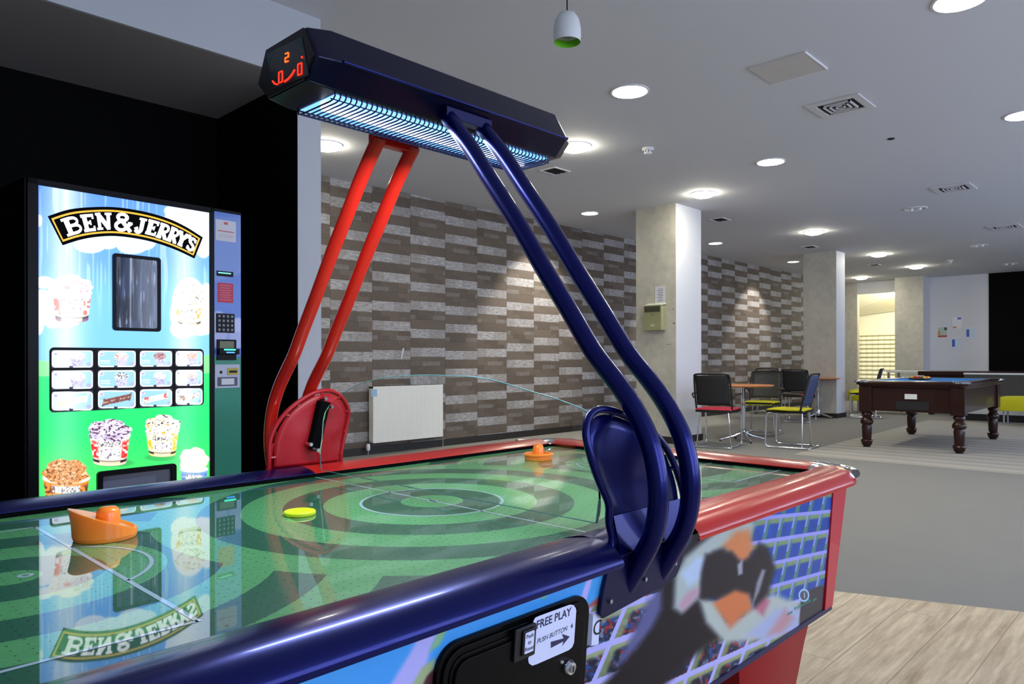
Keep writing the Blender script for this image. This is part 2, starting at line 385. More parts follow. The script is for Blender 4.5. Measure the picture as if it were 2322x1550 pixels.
# window wall on the daylight side
mb = MB(); Y0, Y1 = -3.15, -3.0
mb.box((-1.6, Y0, 0), (XE, Y1, .8), M_white); mb.box((-1.6, Y0, 2.7), (XE, Y1, CEIL), M_white)
xs = [-1.6]+[v for w in WIN for v in w]+[XE]
for i in range(0, len(xs), 2): mb.box((xs[i], Y0, .8), (xs[i+1], Y1, 2.7), M_white)
struct(mb.build('wall_windows'))
M_glass = NT('window_glass'); M_glass.b.inputs['Transmission Weight'].default_value = 1; M_glass.b.inputs['Roughness'].default_value = 0
M_glass.b.inputs['IOR'].default_value = 1.45; M_glass.b.inputs['Base Color'].default_value = (.97, .99, 1, 1)
_f = M_glass.noise(3, 2); M_glass.l(M_glass.math('MULTIPLY', _f, .004), M_glass.b.inputs['Roughness']); M_glass = M_glass.m
for i, (x0, x1) in enumerate(WIN):
    mb = MB()
    for (p, q) in (((x0, .8), (x0+.05, 2.7)), ((x1-.05, .8), (x1, 2.7)), ((x0, .8), (x1, .85)), ((x0, 2.65), (x1, 2.7)), (((x0+x1)/2-.025, .8), ((x0+x1)/2+.025, 2.7))):
        mb.box((p[0], -3.13, p[1]), (q[0], -3.07, q[1]), M_blackmat)
    struct(mb.build('window_%d' % (i+1)))
# end wall with opening, black screen wall, passage beyond
mb = MB(); mb.box((XE, 3.66, 0), (XE+.15, 5.66, CEIL), M_pale); mb.box((XE, 5.66, 2.76), (XE+.15, 6.56, CEIL), M_pale); mb.box((XE, 6.56, 0), (XE+.15, YB+.12, CEIL), M_conc)
struct(mb.build('wall_end'))
mb = MB(); mb.box((XE-.02, -3.2, 0), (XE+.15, 3.66, CEIL), M_black); struct(mb.build('wall_end_black'))
M_pass = mat('passage_paint', (226, 220, 190), .7, var=.03, ns=2)
def glassblock():
    t = NT('ribbed_block_wall'); co = t.coord(); sx = t.n('SeparateXYZ'); t.l(co, sx.inputs[0])
    fz = t.math('FRACT', t.math('DIVIDE', sx.outputs[2], .125)); fy = t.math('FRACT', t.math('DIVIDE', sx.outputs[1], .16))
    h = t.math('SINE', t.math('MULTIPLY', fz, math.pi)); h2 = t.math('SINE', t.math('MULTIPLY', fy, math.pi))
    k = t.math('MULTIPLY', t.math('POWER', h, .6), t.math('MULTIPLY_ADD', t.math('POWER', h2, .5), .35, .65))
    t.l(t.mix(k, L4((120, 110, 60)), L4((240, 234, 196))), t.b.inputs['Base Color']); t.b.inputs['Roughness'].default_value = .3
    t.bump(k, 1.0, .03); return t.m
M_block = glassblock()
mb = MB(); mb.box((22.6, 5.0, 1.78), (22.7, 8.6, 2.9), M_pass); struct(mb.build('wall_passage'))
mb = MB(); mb.box((22.5, 5.0, 0), (22.6, 8.6, 1.78), M_block); struct(mb.build('wall_passage_ribbed'))
mb = MB(); mb.box((XE+.15, 5.35, 0), (22.7, 5.45, 3.0), M_pass); mb.box((XE+.15, 8.6, 0), (22.7, 8.7, 3.0), M_pass); struct(mb.build('wall_passage_side'))
mb = MB(); mb.box((XE+.15, 5.3, 2.95), (22.8, 8.8, 3.0), M_pass); mb.prism([(21.2, 5.5, 2.94), (21.2, 8.5, 2.94), (22.49, 8.5, 2.25), (22.49, 5.5, 2.55)], (0, 0, .006), M_pass); struct(mb.build('ceiling_passage'))

# --- columns
def column(x, y, w, d, lab, stains=False):
    mb = MB(); e = .0
    mb.box((x, y, 0), (x+w, y+d, CEIL), M_pale)
    mb.box((x-.004, y+.002, .085), (x-.0002, y+d, CEIL), M_conc)
    mb.box((x-.018, y-.016, 0), (x+w+.016, y+d+.016, .085), M_skirt)
    o = mb.build('trim_%d' % column.n); column.n += 1; return struct(o)
column.n = 2
column(8.11, 4.87, .63, .60, ''); column(13.67, 4.89, .43, .60, ''); column(19.23, 4.88, .56, .62, '')

# ================================================================== CEILING FITTINGS
M_lampglow = emis('lamp_glow', (255, 250, 232), 130)
M_halo = emis('lamp_glow_dome', (255, 249, 225), 105)
M_trim = mat('white_trim', (225, 226, 228), .35)
M_reflector = mat('downlight_reflector', (200, 204, 212), .15, metal=1)
def downlight(x, y, r, label, lit=True, dome=False, group='lit round downlights in the ceiling'):
    e = empty('downlight', (x, y, CEIL)); tag(e, label, 'ceiling light', group)
    mb = MB(); mb.lathe([(r+.018, 0), (r+.018, -.006), (r+.004, -.010), (r-.002, -.004), (r-.002, 0)], M_trim, n=32, cap=False); mb.build('trim_ring', e, 40)
    mb = MB()
    if lit:
        if dome: mb.lathe([(r-.004, -.003), (r*.9, -.03), (r*.6, -.045), (.001, -.05)], M_halo, n=32); mb.build('diffuser', e, 60)  # domed shape added so its light spills on the ceiling as a halo
        else: mb.lathe([(r-.004, -.003), (r*.5, -.006), (.001, -.007)], M_lampglow, n=32); mb.build('diffuser', e, 60)
    else:
        mb.lathe([(r-.003, -.002), (r*.7, -.0012), (.001, -.001)], M_reflector, n=32, cap=False); mb.build('reflector', e, 60)
        for s in (-1, 1):
            mb = MB(); mb.lathe([(.001, -.03), (.022, -.028), (.026, -.002)], M_trim, c=(0, s*r*.4, 0), n=14); mb.build('lamp', e, 50)
    return e
# places along the table, counted from the camera
downlight(5.30, 4.25, .135, 'domed round downlight glowing behind the right end of the score hood', dome=True)
downlight(7.87, 4.36, .135, 'large domed downlight glowing in front of the first column with the post box', dome=True)
downlight(11.41, 4.42, .135, 'domed downlight glowing in the ceiling between the first and second columns', dome=True)
downlight(14.70, 4.48, .135, 'domed downlight glowing just right of the top of the second column', dome=True)
downlight(17.20, 4.50, .135, 'domed downlight glowing right of the second column, nearest the papers on the end wall', dome=True)
downlight(18.55, 6.05, .135, 'domed downlight glowing low beside the second column near the lit passage', dome=True)
downlight(3.67, 5.87, .135, 'domed downlight glowing beside the white partition end under the score hood', dome=True)
downlight(4.50, 3.09, .125, 'flat round downlight nearest the hanging pendant lamp')
downlight(7.08, 3.17, .125, 'flat round downlight between the smoke detector and the large air grille')
downlight(4.63, .99, .125, 'flat round downlight cut by the top edge of the picture')
downlight(7.16, 1.08, .125, 'flat round downlight cut by the right edge of the picture')
downlight(10.6, 2.78, .125, 'unlit twin-lamp downlight nearest, right of the big ceiling lights', lit=False, group='unlit downlights')
downlight(14.8, 2.88, .125, 'unlit twin-lamp downlight between two others over the pool table', lit=False, group='unlit downlights')
downlight(18.1, 2.98, .125, 'unlit twin-lamp downlight farthest away, above the black wall', lit=False, group='unlit downlights')
def washer(x, y, label, e_=210):
    e = empty('wall_washer', (x, y, CEIL)); tag(e, label, 'ceiling light', 'wall washers along the brick wallpaper')
    mb = MB(); mb.lathe([(.128, 0), (.128, -.006), (.112, -.009), (.108, 0)], M_trim, n=28, cap=False); mb.build('trim_ring', e, 40)
    mb = MB(); mb.lathe([(.106, -.003), (.001, -.006)], M_lampglow2, n=28); mb.build('diffuser', e, 50)
    L = bpy.data.lights.new('washer_beam', 'SPOT'); L.energy = e_; L.color = (1, .93, .80); L.spot_size = math.radians(74); L.spot_blend = .45; L.shadow_soft_size = .05
    o = bpy.data.objects.new('washer_beam', L); COL.objects.link(o); o.parent = e; o.location = (0, 0, -.03)
    dr = Vector((-.12, .52, -1.0)).normalized(); o.rotation_euler = dr.to_track_quat('-Z', 'Y').to_euler()
M_lampglow2 = emis('washer_glow', (255, 250, 235), 14)
washer(7.85, 6.04, 'small ceiling spot washing the brick wallpaper left of the first column')
washer(11.36, 6.06, 'small ceiling spot washing the wallpaper just right of the first column')
washer(14.60, 6.07, 'small ceiling spot washing the wallpaper just left of the second column', 130)

M_grille = mat('grille_white', (205, 204, 206), .5); M_dark = mat('duct_dark', (26, 25, 26), .8)
def grille(x, y, w, h, label, big=True):
    e = empty('air_grille', (x, y, CEIL)); tag(e, label, 'air vent', 'air grilles in the ceiling')
    mb = MB(); r = .06 if big else .02
    for a, b in (((-w/2, -h/2), (w/2, -h/2+r)), ((-w/2, h/2-r), (w/2, h/2)), ((-w/2, -h/2+r), (-w/2+r, h/2-r)), ((w/2-r, -h/2+r), (w/2, h/2-r))):
        mb.box((a[0], a[1], -.012), (b[0], b[1], 0), M_grille)
    mb.build('frame', e, bevel=.003)
    mb = MB(); mb.box((-w/2+r, -h/2+r, -.002), (w/2-r, h/2-r, 0), M_dark); mb.build('duct', e)
    k = 0; mb = MB(); iw, ih = w-2*r, h-2*r
    n = 4 if big else 3
    for k in range(1, n):
        s = 1-k/n; t = .012
        if big:
            for a, b in (((-iw/2*s, -ih/2*s), (iw/2*s, -ih/2*s+t)), ((-iw/2*s, ih/2*s-t), (iw/2*s, ih/2*s)), ((-iw/2*s, -ih/2*s), (-iw/2*s+t, ih/2*s)), ((iw/2*s-t, -ih/2*s), (iw/2*s, ih/2*s))):
                mb.box((a[0], a[1], -.016), (b[0], b[1], -.003), M_grille)
        else: mb.box((-iw/2, -ih/2+ih*k/n-.004, -.01), (iw/2, -ih/2+ih*k/n+.004, -.003), M_dark)
    mb.build('louvres', e)
grille(5.91, 2.08, .40, .40, 'square louvred air grille nearest, right of the blank ceiling hatch')
grille(9.65, 2.13, .40, .40, 'square louvred air grille farther back, right of the middle of the ceiling')
grille(12.99, 2.2, .40, .40, 'farthest louvred air grille, near the right edge of the picture')
grille(5.84, 4.95, .26, .22, 'dark little ceiling vent below the right end of the score hood', False)
grille(9.48, 4.99, .26, .22, 'dark little ceiling vent right of the first column top', False)
grille(12.87, 5.06, .26, .22, 'dark little ceiling vent left of the second column top', False)
grille(16.27, 5.05, .26, .22, 'dark little ceiling vent right of the second column, farthest of its row', False)
mb = MB(); mb.box((4.70, 1.88, CEIL-.009), (5.08, 2.26, CEIL), mat('hatch_paint', (196, 192, 188), .7)); mb.box((4.705, 1.872, CEIL-.011), (5.085, 1.88, CEIL), M_trim); mb.box((5.08, 1.88, CEIL-.011), (5.088, 2.26, CEIL), M_trim)
tag(mb.build('ceiling_hatch'), 'blank square access hatch flush in the white ceiling', 'ceiling hatch')
def detector(x, y, lab):
    e = empty('smoke_detector', (x, y, CEIL)); tag(e, lab, 'smoke detector', 'smoke detectors')
    mb = MB(); mb.lathe([(.055, 0), (.055, -.018), (.048, -.024)], M_trim, n=24); mb.build('base', e, 40)
    mb = MB(); mb.lathe([(.040, -.024), (.040, -.042), (.030, -.056), (.001, -.060)], M_trim, n=24)
    for k in range(8):
        a = k*math.pi/4; mb.box((.039*math.cos(a)-.004, .039*math.sin(a)-.004, -.040), (.039*math.cos(a)+.004, .039*math.sin(a)+.004, -.028), M_dark)
    mb.build('sensor_head', e, 40)
detector(5.83, 3.80, 'white smoke detector on the ceiling left of the flat downlights'); detector(16.6, 3.73, 'small far smoke detector above the papers on the end wall')
mb = MB(); mb.lathe([(.03, 0), (.03, -.006), (.012, -.012), (.001, -.013)], M_dark, c=(7.1, 2.06, CEIL), n=20); tag(mb.build('ceiling_sensor', smooth=40), 'tiny dark round sensor on the ceiling below the large air grille', 'sensor')

# pendant lamp
d_ = 3.62; lat = (1287.5-1161)/FPX*d_; P = F_*d_+R2*lat
pe = empty('pendant_lamp', (P[0], P[1], 2.64)); tag(pe, 'small white bell pendant lamp with bright green inside rim', 'pendant lamp')
mb = MB(); mb.lathe([(.066, 0), (.069, .03), (.068, .07), (.060, .11), (.042, .138), (.018, .150), (.008, .152)], mat('pendant_white', (214, 218, 222), .35), n=36, cap=False)
mb.lathe([(.001, .150), (.016, .147), (.040, .133), (.057, .106), (.064, .07), (.0645, .035)], M_trim, n=36, cap=False)
mb.build('lamp_shade', pe, 60)
mb = MB(); mb.lathe([(.066, 0), (.0655, .0005), (.0648, .036), (.0645, .036), (.064, 0.0005)], mat('green_enamel', (110, 196, 40), .4), n=36, cap=False); mb.build('green_rim', pe, 60)
mb = MB(); mb.lathe([(.001, .022), (.018, .024), (.030, .040), (.026, .07), (.014, .12)], mat('unlit_bulb', (120, 120, 110), .2), n=20); mb.build('bulb', pe, 60)
mb = MB(); mb.tube([(0, 0, .15), (0, 0, CEIL-2.64)], .0035, M_blackmat, n=8); mb.build('cord', pe)
mb = MB(); mb.lathe([(.04, CEIL-2.64), (.04, CEIL-2.64-.02), (.006, CEIL-2.64-.03)], M_trim, n=20); mb.build('ceiling_rose', pe, 40)

# ================================================================== AIR HOCKEY TABLE
TX, TY, ZP, ZR = 1.05, 1.26, .748, .770                 # centre, playfield height, rail ridge
TAB = empty('air_hockey_table', (0, 0, 0)); tag(TAB, 'air hockey table, blue and red halves, with overhead scoring hood on tubular arms', 'air hockey table')
OX0, OX1, OY0, OY1 = -.04, 2.14, .665, 1.855
IX0, IX1, IY0, IY1 = .08, 2.02, .79, 1.735
# --- playfield
def playfield_mat():
    t = NT('playfield_print'); co = t.coord(); sx = t.n('SeparateXYZ'); t.l(co, sx.inputs[0]); X, Y = sx.outputs[0], sx.outputs[1]
    def dist(cx, cy):
        return t.math('SQRT', t.math('ADD', t.math('POWER', t.math('ABSOLUTE', t.math('SUBTRACT', X, cx)), 2), t.math('POWER', t.math('ABSOLUTE', t.math('SUBTRACT', Y, cy)), 2)))
    dc = dist(TX, TY-.01); dl = dist(.26, TY-.01); dr = dist(1.84, TY-.01)
    def rings(d):                                            # light where 1
        return t.math('GREATER_THAN', t.math('SINE', t.math('MULTIPLY', t.math('ADD', d, .0135), 2*math.pi/.1655)), 0)
    sel = t.math('LESS_THAN', dc, .565)
    dd = t.math('MINIMUM', dl, dr)
    k = t.math('ADD', t.math('MULTIPLY', sel, rings(dc)), t.math('MULTIPLY', t.math('SUBTRACT', 1.0, sel), rings(t.math('ADD', dd, .03))))
    g = t.noise(240, 3, co); g2 = t.noise(40, 4, co)
    lo = t.mix(g, L4((8, 84, 58)), L4((20, 108, 76))); hi = t.mix(g, L4((66, 150, 90)), L4((104, 190, 116)))
    col = t.mix(k, lo, hi); col = t.mix(t.math('MULTIPLY', g2, .2), col, L4((40, 96, 70)))
    # drilled air holes
    p = .0185
    hx = t.math('SUBTRACT', t.math('FRACT', t.math('DIVIDE', X, p)), .5)
    rw = t.math('FLOOR', t.math('DIVIDE', X, p))
    hy = t.math('SUBTRACT', t.math('FRACT', t.math('ADD', t.math('DIVIDE', Y, p), t.math('MULTIPLY', t.math('MODULO', rw, 2), .5))), .5)
    hd = t.math('ADD', t.math('MULTIPLY', hx, hx), t.math('MULTIPLY', hy, hy)); hole = t.math('LESS_THAN', hd, .0075)
    col = t.mix(t.math('MULTIPLY', hole, .8), col, L4((6, 30, 24)))
    t.l(col, t.b.inputs['Base Color']); t.b.inputs['Roughness'].default_value = .5
    t.b.inputs['Coat Weight'].default_value = 1.0; t.b.inputs['Coat IOR'].default_value = 2.15; t.b.inputs['Coat Roughness'].default_value = .02
    sc = t.noise(9, 2, co); t.bump(sc, .015, .002); return t
_pf = playfield_mat(); M_play = _pf.m
M_line = mat('printed_white_line', (176, 202, 214), .4, coat=1)
M_line.node_tree.nodes['Principled BSDF'].inputs['Coat IOR'].default_value = 1.9; M_line.node_tree.nodes['Principled BSDF'].inputs['Coat Roughness'].default_value = .02
mb = MB(); mb.box((IX0-.02, IY0-.02, ZP-.02), (IX1+.02, IY1+.02, ZP), M_play)
ZL = ZP+.0004
def pline(pts, w, closed=False):
    P = [Vector((p[0], p[1], 0)) for p in pts]; n = len(P); L = []; Rr = []
    for i in range(n):
        a = P[(i-1) % n] if closed or i else P[i]; b = P[(i+1) % n] if closed or i < n-1 else P[i]
        t = (b-a).normalized(); nn = Vector((-t.y, t.x, 0)); L.append(P[i]+nn*w/2); Rr.append(P[i]-nn*w/2)
    for i in range(n if closed else n-1):
        j = (i+1) % n; mb.poly([(q.x, q.y, ZL) for q in (L[i], L[j], Rr[j], Rr[i])], M_line)
def arc(cx, cy, r, a0, a1, n=48): return [(cx+r*math.cos(math.radians(a0+(a1-a0)*i/n)), cy+r*math.sin(math.radians(a0+(a1-a0)*i/n))) for i in range(n+1)]
cy = TY-.012
pline(arc(TX, cy, .157, 0, 360, 72)[:-1], .006, True); pline([(TX, IY0), (TX, IY1)], .006); pline(arc(TX, cy, .006, 0, 360, 16)[:-1], .012, True)
for s, xb, xs_ in ((1, .372, .278), (-1, 1.735, 1.83)):
    pline([(IX0 if s > 0 else IX1, .878), (xb, .878)], .007); pline([(xb, .875), (xb, 1.60)], .007); pline([(xb, 1.597), (IX0 if s > 0 else IX1, 1.597)], .007)
    r = .165; a = math.degrees(math.acos(min(.99, abs(xb-xs_)/r))); a0 = 0 if s > 0 else 180
    pline(arc(xs_, cy, r, a0-a, a0+a, 24), .006); pline(arc(xs_, cy, .008, 0, 360, 12)[:-1], .006, True)
    g0 = IX0 if s > 0 else IX1; pline([(g0, 1.09), (g0+s*.11, 1.09), (g0+s*.11, 1.42), (g0, 1.42)], .006)
mb.build('playfield', TAB)
# --- rails: one swept moulding, blue on the near-left half, red on the right half, chrome corner caps
PROF = [(.05, -.036), (0, -.036), (-.006, -.032), (-.004, -.027), (.04, -.019), (.11, -.011), (.20, -.004), (.32, .0), (.50, .001), (.70, -.002), (.90, -.007), (1, -.011), (1.0, -.014)]
def rail_pts():
    out = []; r = .17; q = .012; N = 10
    cs = ((OX1, OY1, -1, -1, IX1, IY1, 0), (OX0, OY1, 1, -1, IX0, IY1, 90), (OX0, OY0, 1, 1, IX0, IY0, 180), (OX1, OY0, -1, 1, IX1, IY0, 270))
    for X, Y, sx_, sy_, ix, iy, a in cs:
        for i in range(N+1):
            t = math.radians(a+90*i/N); o = (X+sx_*r+r*math.cos(t), Y+sy_*r+r*math.sin(t)); n_ = (ix+sx_*q+q*math.cos(t), iy+sy_*q+q*math.sin(t))
            out.append((o, n_, 'c', i))
    return out
rp = rail_pts(); N1 = 11
def sect(o, n_): return [Vector((o[0]+(n_[0]-o[0])*k, o[1]+(n_[1]-o[1])*k, ZR+h)) for k, h in PROF]
def mid(a, b, t): return (a[0]+(b[0]-a[0])*t, a[1]+(b[1]-a[1])*t)
C_ = [rp[i*N1:(i+1)*N1] for i in range(4)]             # corners: (+,+) (-,+) (-,-) (+,-)
def rail(secs, m, nm, lab=None):
    mb = MB(); mb.loft([sect(*s) for s in secs], m, cap=False, closed=False)
    o = mb.build(nm, TAB, 35); 
    if lab: o['label'] = lab
    return o
half = lambda y_o, y_i: ((TX, y_o), (TX, y_i))
cut = lambda x, y_o, y_i: ((x, y_o), (x, y_i))
GA, GB = .950, 1.186
k0, k1 = 3, 8
# far rail runs from corner0 end (i=10) to corner1 start
rail([C_[0][i][:2] for i in range(k1, 11)]+[half(OY1, IY1)], M_red, 'rail', 'red rail half')
rail([half(OY1, IY1)]+[C_[1][i][:2] for i in range(0, k0+1)], M_blue, 'rail', 'blue rail half')
rail([C_[1][i][:2] for i in range(k1, 11)]+[C_[2][i][:2] for i in range(0, k0+1)], M_blue, 'rail', 'blue end rail')
rail([C_[2][i][:2] for i in range(k1, 11)]+[cut(GA, OY0, IY0)], M_blue, 'rail', 'blue rail half')
rail([cut(GA, OY0+.035, IY0), cut(TX, OY0+.035, IY0)], M_blue, 'rail', 'blue rail between the arm mounts')
rail([cut(TX, OY0+.035, IY0), cut(GB, OY0+.035, IY0)], M_red, 'rail', 'red rail between the arm mounts')
rail([cut(GB, OY0, IY0)]+[C_[3][i][:2] for i in range(0, 6)], M_red, 'rail', 'red rail half')
rail([C_[3][i][:2] for i in range(9, 11)]+[C_[0][i][:2] for i in range(0, k0+1)], M_red, 'rail', 'red end rail')
for ci, (a, b) in ((0, (k0, k1)), (1, (k0, k1)), (2, (k0, k1)), (3, (5, 9))):
    mb = MB(); secs = [C_[ci][i][:2] for i in range(a, b+1)]
    mb.loft([sect(*s) for s in secs], M_chrome, cap=False, closed=False)
    mb.tube([Vector((s[0][0], s[0][1], ZR-.014)) for s in [C_[ci][i][:2] for i in range(max(a-2, 0), min(b+3, 11))]], .012, M_chrome, 10)
    o = mb.build('corner_cap', TAB, 40); o['label'] = 'chrome corner cap'
M_shadebox = mat('shade_and_box_black', (5, 5, 6), .9, spec=.05)
# black strip painting the shadow in the gap under the rail's inner edge
mb = MB()
for (x0, y0, x1, y1) in ((IX0-.03, IY0-.03, IX1+.03, IY0+.001), (IX0-.03, IY1-.001, IX1+.03, IY1+.03), (IX0-.03, IY0+.001, IX0+.001, IY1-.001), (IX1-.001, IY0+.001, IX1+.03, IY1-.001)):
    mb.box((x0, y0, ZP-.02), (x1, y1, ZR-.0125), M_shadebox)
mb.build('rail_shadow_strip', TAB)
# --- cabinet
SY0, SZ0, SY1, SZ1 = .715, .42, .688, .738              # near side sheet: bottom Y,Z and top Y,Z
def side_y(z): return SY0+(SY1-SY0)*(z-SZ0)/(SZ1-SZ0)
mb = MB(); D = 2*TY
def ring(z, ins):
    return [(.01+ins, side_y(z)+.003, z), (1.985-ins*1.0, side_y(z)+.003, z), (1.985-ins, D-side_y(z)-.003, z), (.01+ins, D-side_y(z)-.003, z)]
mb.loft([ring(.418, .03), ring(.738, 0)], M_blackmat); mb.build('cabinet', TAB)
M_rtrim = mat('red_side_trim', (190, 30, 48), .4, coat=.3, var=.04)
for yy, sg in ((0, 1), (1, -1)):
    for x0, m in ((1.893, M_rtrim), (.01, M_blue)):
        w = .094; mb = MB(); rings = []
        for z in (.418, .738):
            ins = .03*(.738-z)/.32; y = side_y(z); x1 = x0+w-ins if x0 > 1 else x0+w; xa = x0+.012*(.738-z)/.32 if x0 > 1 else x0+ins
            if yy: y = D-y
            rings.append([(xa, y-sg*.004, z), (x1, y-sg*.004, z), (x1, y+sg*.03, z), (xa, y+sg*.03, z)])
        mb.loft(rings, m); o = mb.build('corner_post', TAB); o['label'] = 'red corner post' if x0 > 1 else 'blue corner post'
for ya_, yb_ in ((.712, .722), (D-.722, D-.712)):
    mb = MB(); mb.box((.03, ya_, .408), (1.955, yb_, .42), M_blue); mb.build('edge_strip', TAB)['label'] = 'thin blue edge strip'
# --- printed side sheet: stadium seats, crowd and a keeper's blurred glove
def side_art(P):
    x, y = proj(P); C = np.zeros((len(x), 3)); C[:] = (74, 166, 246)
    C = blend(C, (96, 186, 250), sst(900, 500, x)*.6)
    lav, grn = (188, 186, 250), (142, 196, 140)
    # seat rows at the right-hand end
    t = (x-1700)/180; y0 = 1117-7*t; sp = 55.5-10.5*t; k = (y-y0)/sp; fk = k-np.floor(k)
    xx = x+.22*(y-1200); q = -(1/.036)*np.log(np.clip(1-.036*(xx-1700)/33, .02, 99)); fq = q-np.floor(q)
    seat = np.zeros_like(C); seat[:] = (34, 88, 190)
    seat = blend(seat, (40, 70, 150), vnoise(x/30, y/30, 5)*.8)
    ye = (134, 160, 118)
    seat = blend(seat, ye, (1-sst(.30, .44, fk))); seat = blend(seat, (94, 144, 128), (1-sst(.24, .38, fq))*.85)
    seat = blend(seat, (150, 160, 236), (1-sst(.10, .16, fq))*(1-sst(.66, .72, fk)))
    seat = blend(seat, (162, 164, 244), 1-sst(.14, .20, fk))
    C = blend(C, (0, 0, 0), 0*x); R = sst(1560, 1600, x); C = C*(1-R[..., None])+seat*R[..., None]
    # crowd seats at the lower middle
    t2 = (x-1300)/500; k2 = (y-(1400-150*t2-(x-1300)*.0))/(80-25*t2) ; fk2 = k2-np.floor(k2)
    xs2 = x+.45*(y-1450); q2 = (xs2-1300)/(86-26*np.clip(t2, 0, 1)); fq2 = q2-np.floor(q2)
    cr = np.zeros_like(C); cr[:] = (38, 46, 74)
    nz = vnoise(x/7, y/7, 3); nz2 = vnoise(x/6, y/9, 9); dk = fbm(x/20, y/20, 4)
    cr = blend(cr, (150, 160, 190), sst(.55, .8, nz)*.75); cr = blend(cr, (180, 40, 44), sst(.62, .8, nz2)*.8); cr = blend(cr, (36, 90, 170), sst(.66, .85, vnoise(x/9, y/7, 17))*.7)
    cr = blend(cr, (20, 24, 40), sst(.45, .7, dk)*.85*sst(1380, 1480, y+.0*x))
    cr = blend(cr, (168, 178, 128), (1-sst(.26, .42, fk2))*.95); cr = blend(cr, (146, 166, 112), (1-sst(.24, .40, fq2))*.8)
    cr = blend(cr, lav, 1-sst(.10, .16, fq2)); cr = blend(cr, lav, 1-sst(.17, .22, fk2))
    low = np.maximum(sst(1225, 1250, x)*sst(-12, 12, (y-(1368-(x-1320)*.34)))*(1-sst(1590, 1620, x)), sst(1460, 1500, x)*sst(-8, 8, y-(1492-(x-1480)*.40)))
    C = C*(1-low[..., None])+cr*low[..., None]
    # big out-of-focus seat outlines at the left
    C = pfill(C, x, y, [(1010, 1374), (1368, 1248), (1368, 1286), (1290, 1304), (1180, 1338), (1060, 1372)], lav, 5)
    C = pfill(C, x, y, [(1040, 1376), (1178, 1332), (1205, 1332), (1190, 1350), (1055, 1392)], (138, 196, 160), 9)
    C = pfill(C, x, y, [(985, 1380), (1026, 1364), (975, 1478), (970, 1500), (948, 1560), (880, 1560), (930, 1480), (955, 1430)], lav, 8)
    C = pfill(C, x, y, [(1024, 1372), (1046, 1364), (996, 1462), (972, 1478)], grn, 5)
    C = pfill(C, x, y, [(958, 1512), (985, 1492), (985, 1560), (930, 1560)], (170, 190, 140), 5)
    C = pfill(C, x, y, [(968, 1532), (985, 1515), (985, 1560), (955, 1560)], (90, 50, 60), 4)
    C = pfill(C, x, y, [(1205, 1330), (1248, 1314), (1235, 1350), (1200, 1362)], lav, 5)
    C = pfill(C, x, y, [(1232, 1328), (1330, 1292), (1325, 1310), (1250, 1336), (1236, 1356), (1226, 1356)], (128, 196, 148), 5)
    C = pfill(C, x, y, [(1318, 1352), (1338, 1290), (1352, 1286), (1330, 1370), (1318, 1375)], lav, 3)
    C = pfill(C, x, y, [(1330, 1360), (1350, 1287), (1368, 1280), (1368, 1360), (1330, 1374)], (74, 166, 240), 3)
    C = pfill(C, x, y, [(1334, 1372), (1372, 1340), (1372, 1362), (1330, 1380)], (180, 90, 90), 4)
    # keeper: dark body, pale sleeve, gloves
    dark = (20, 18, 28)
    C = pfill(C, x, y, [(1362, 1560), (1440, 1470), (1478, 1395), (1492, 1340), (1530, 1270), (1590, 1186), (1650, 1160), (1690, 1175), (1640, 1260), (1600, 1340), (1606, 1400), (1640, 1444), (1600, 1466), (1560, 1496), (1500, 1560)], dark, 12)
    C = pfill(C, x, y, [(1470, 1360), (1500, 1340), (1500, 1380), (1480, 1420), (1440, 1470), (1400, 1510)], (96, 100, 150), 12)
    pale = (182, 196, 190)
    C = pfill(C, x, y, [(1527, 1378), (1531, 1304), (1552, 1263), (1601, 1221), (1643, 1188), (1684, 1168), (1712, 1190), (1690, 1234), (1659, 1234), (1618, 1250), (1597, 1283), (1589, 1345), (1577, 1362), (1545, 1390)], pale, 11)
    C = pfill(C, x, y, [(1536, 1372), (1560, 1340), (1588, 1330), (1584, 1350), (1550, 1386)], (196, 160, 178), 8)
    C = pfill(C, x, y, [(1545, 1300), (1580, 1262), (1600, 1262), (1590, 1310), (1560, 1330)], (190, 210, 236), 9)
    C = pfill(C, x, y, [(1640, 1236), (1668, 1204), (1700, 1200), (1708, 1242), (1698, 1275), (1672, 1272)], (220, 136, 84), 12)
    C = pfill(C, x, y, [(1585, 1358), (1622, 1362), (1655, 1420), (1705, 1378), (1722, 1362), (1752, 1345), (1808, 1366), (1812, 1411), (1725, 1452), (1643, 1456), (1601, 1411)], (190, 200, 190), 11)
    C = pfill(C, x, y, [(1690, 1440), (1760, 1380), (1812, 1375), (1812, 1412), (1740, 1450)], (176, 188, 222), 10)
    C = pfill(C, x, y, [(1712, 1380), (1725, 1345), (1745, 1362), (1730, 1395)], (190, 110, 130), 9)
    C = pfill(C, x, y, [(1780, 1380), (1800, 1400), (1775, 1432), (1740, 1440)], (198, 150, 158), 10)
    C = pfill(C, x, y, [(1616, 1366), (1660, 1332), (1698, 1328), (1706, 1378), (1655, 1424)], (222, 126, 76), 10)
    C = pfill(C, x, y, [(1600, 1256), (1659, 1250), (1680, 1275), (1700, 1262), (1722, 1230), (1740, 1240), (1758, 1287), (1742, 1345), (1713, 1376), (1698, 1345), (1667, 1337), (1622, 1360), (1589, 1352), (1590, 1300)], (34, 31, 40), 9)
    C = pfill(C, x, y, [(1706, 1372), (1716, 1320), (1728, 1290), (1736, 1292), (1722, 1340)], (150, 152, 160), 5)
    C = pfill(C, x, y, [(1672, 1280), (1684, 1268), (1684, 1300), (1674, 1304)], (160, 166, 176), 4)
    # dark patch with the round emblem
    C = pfill(C, x, y, [(1817, 1345), (1862, 1326), (1872, 1330), (1868, 1392), (1812, 1418)], (62, 60, 66), 3)
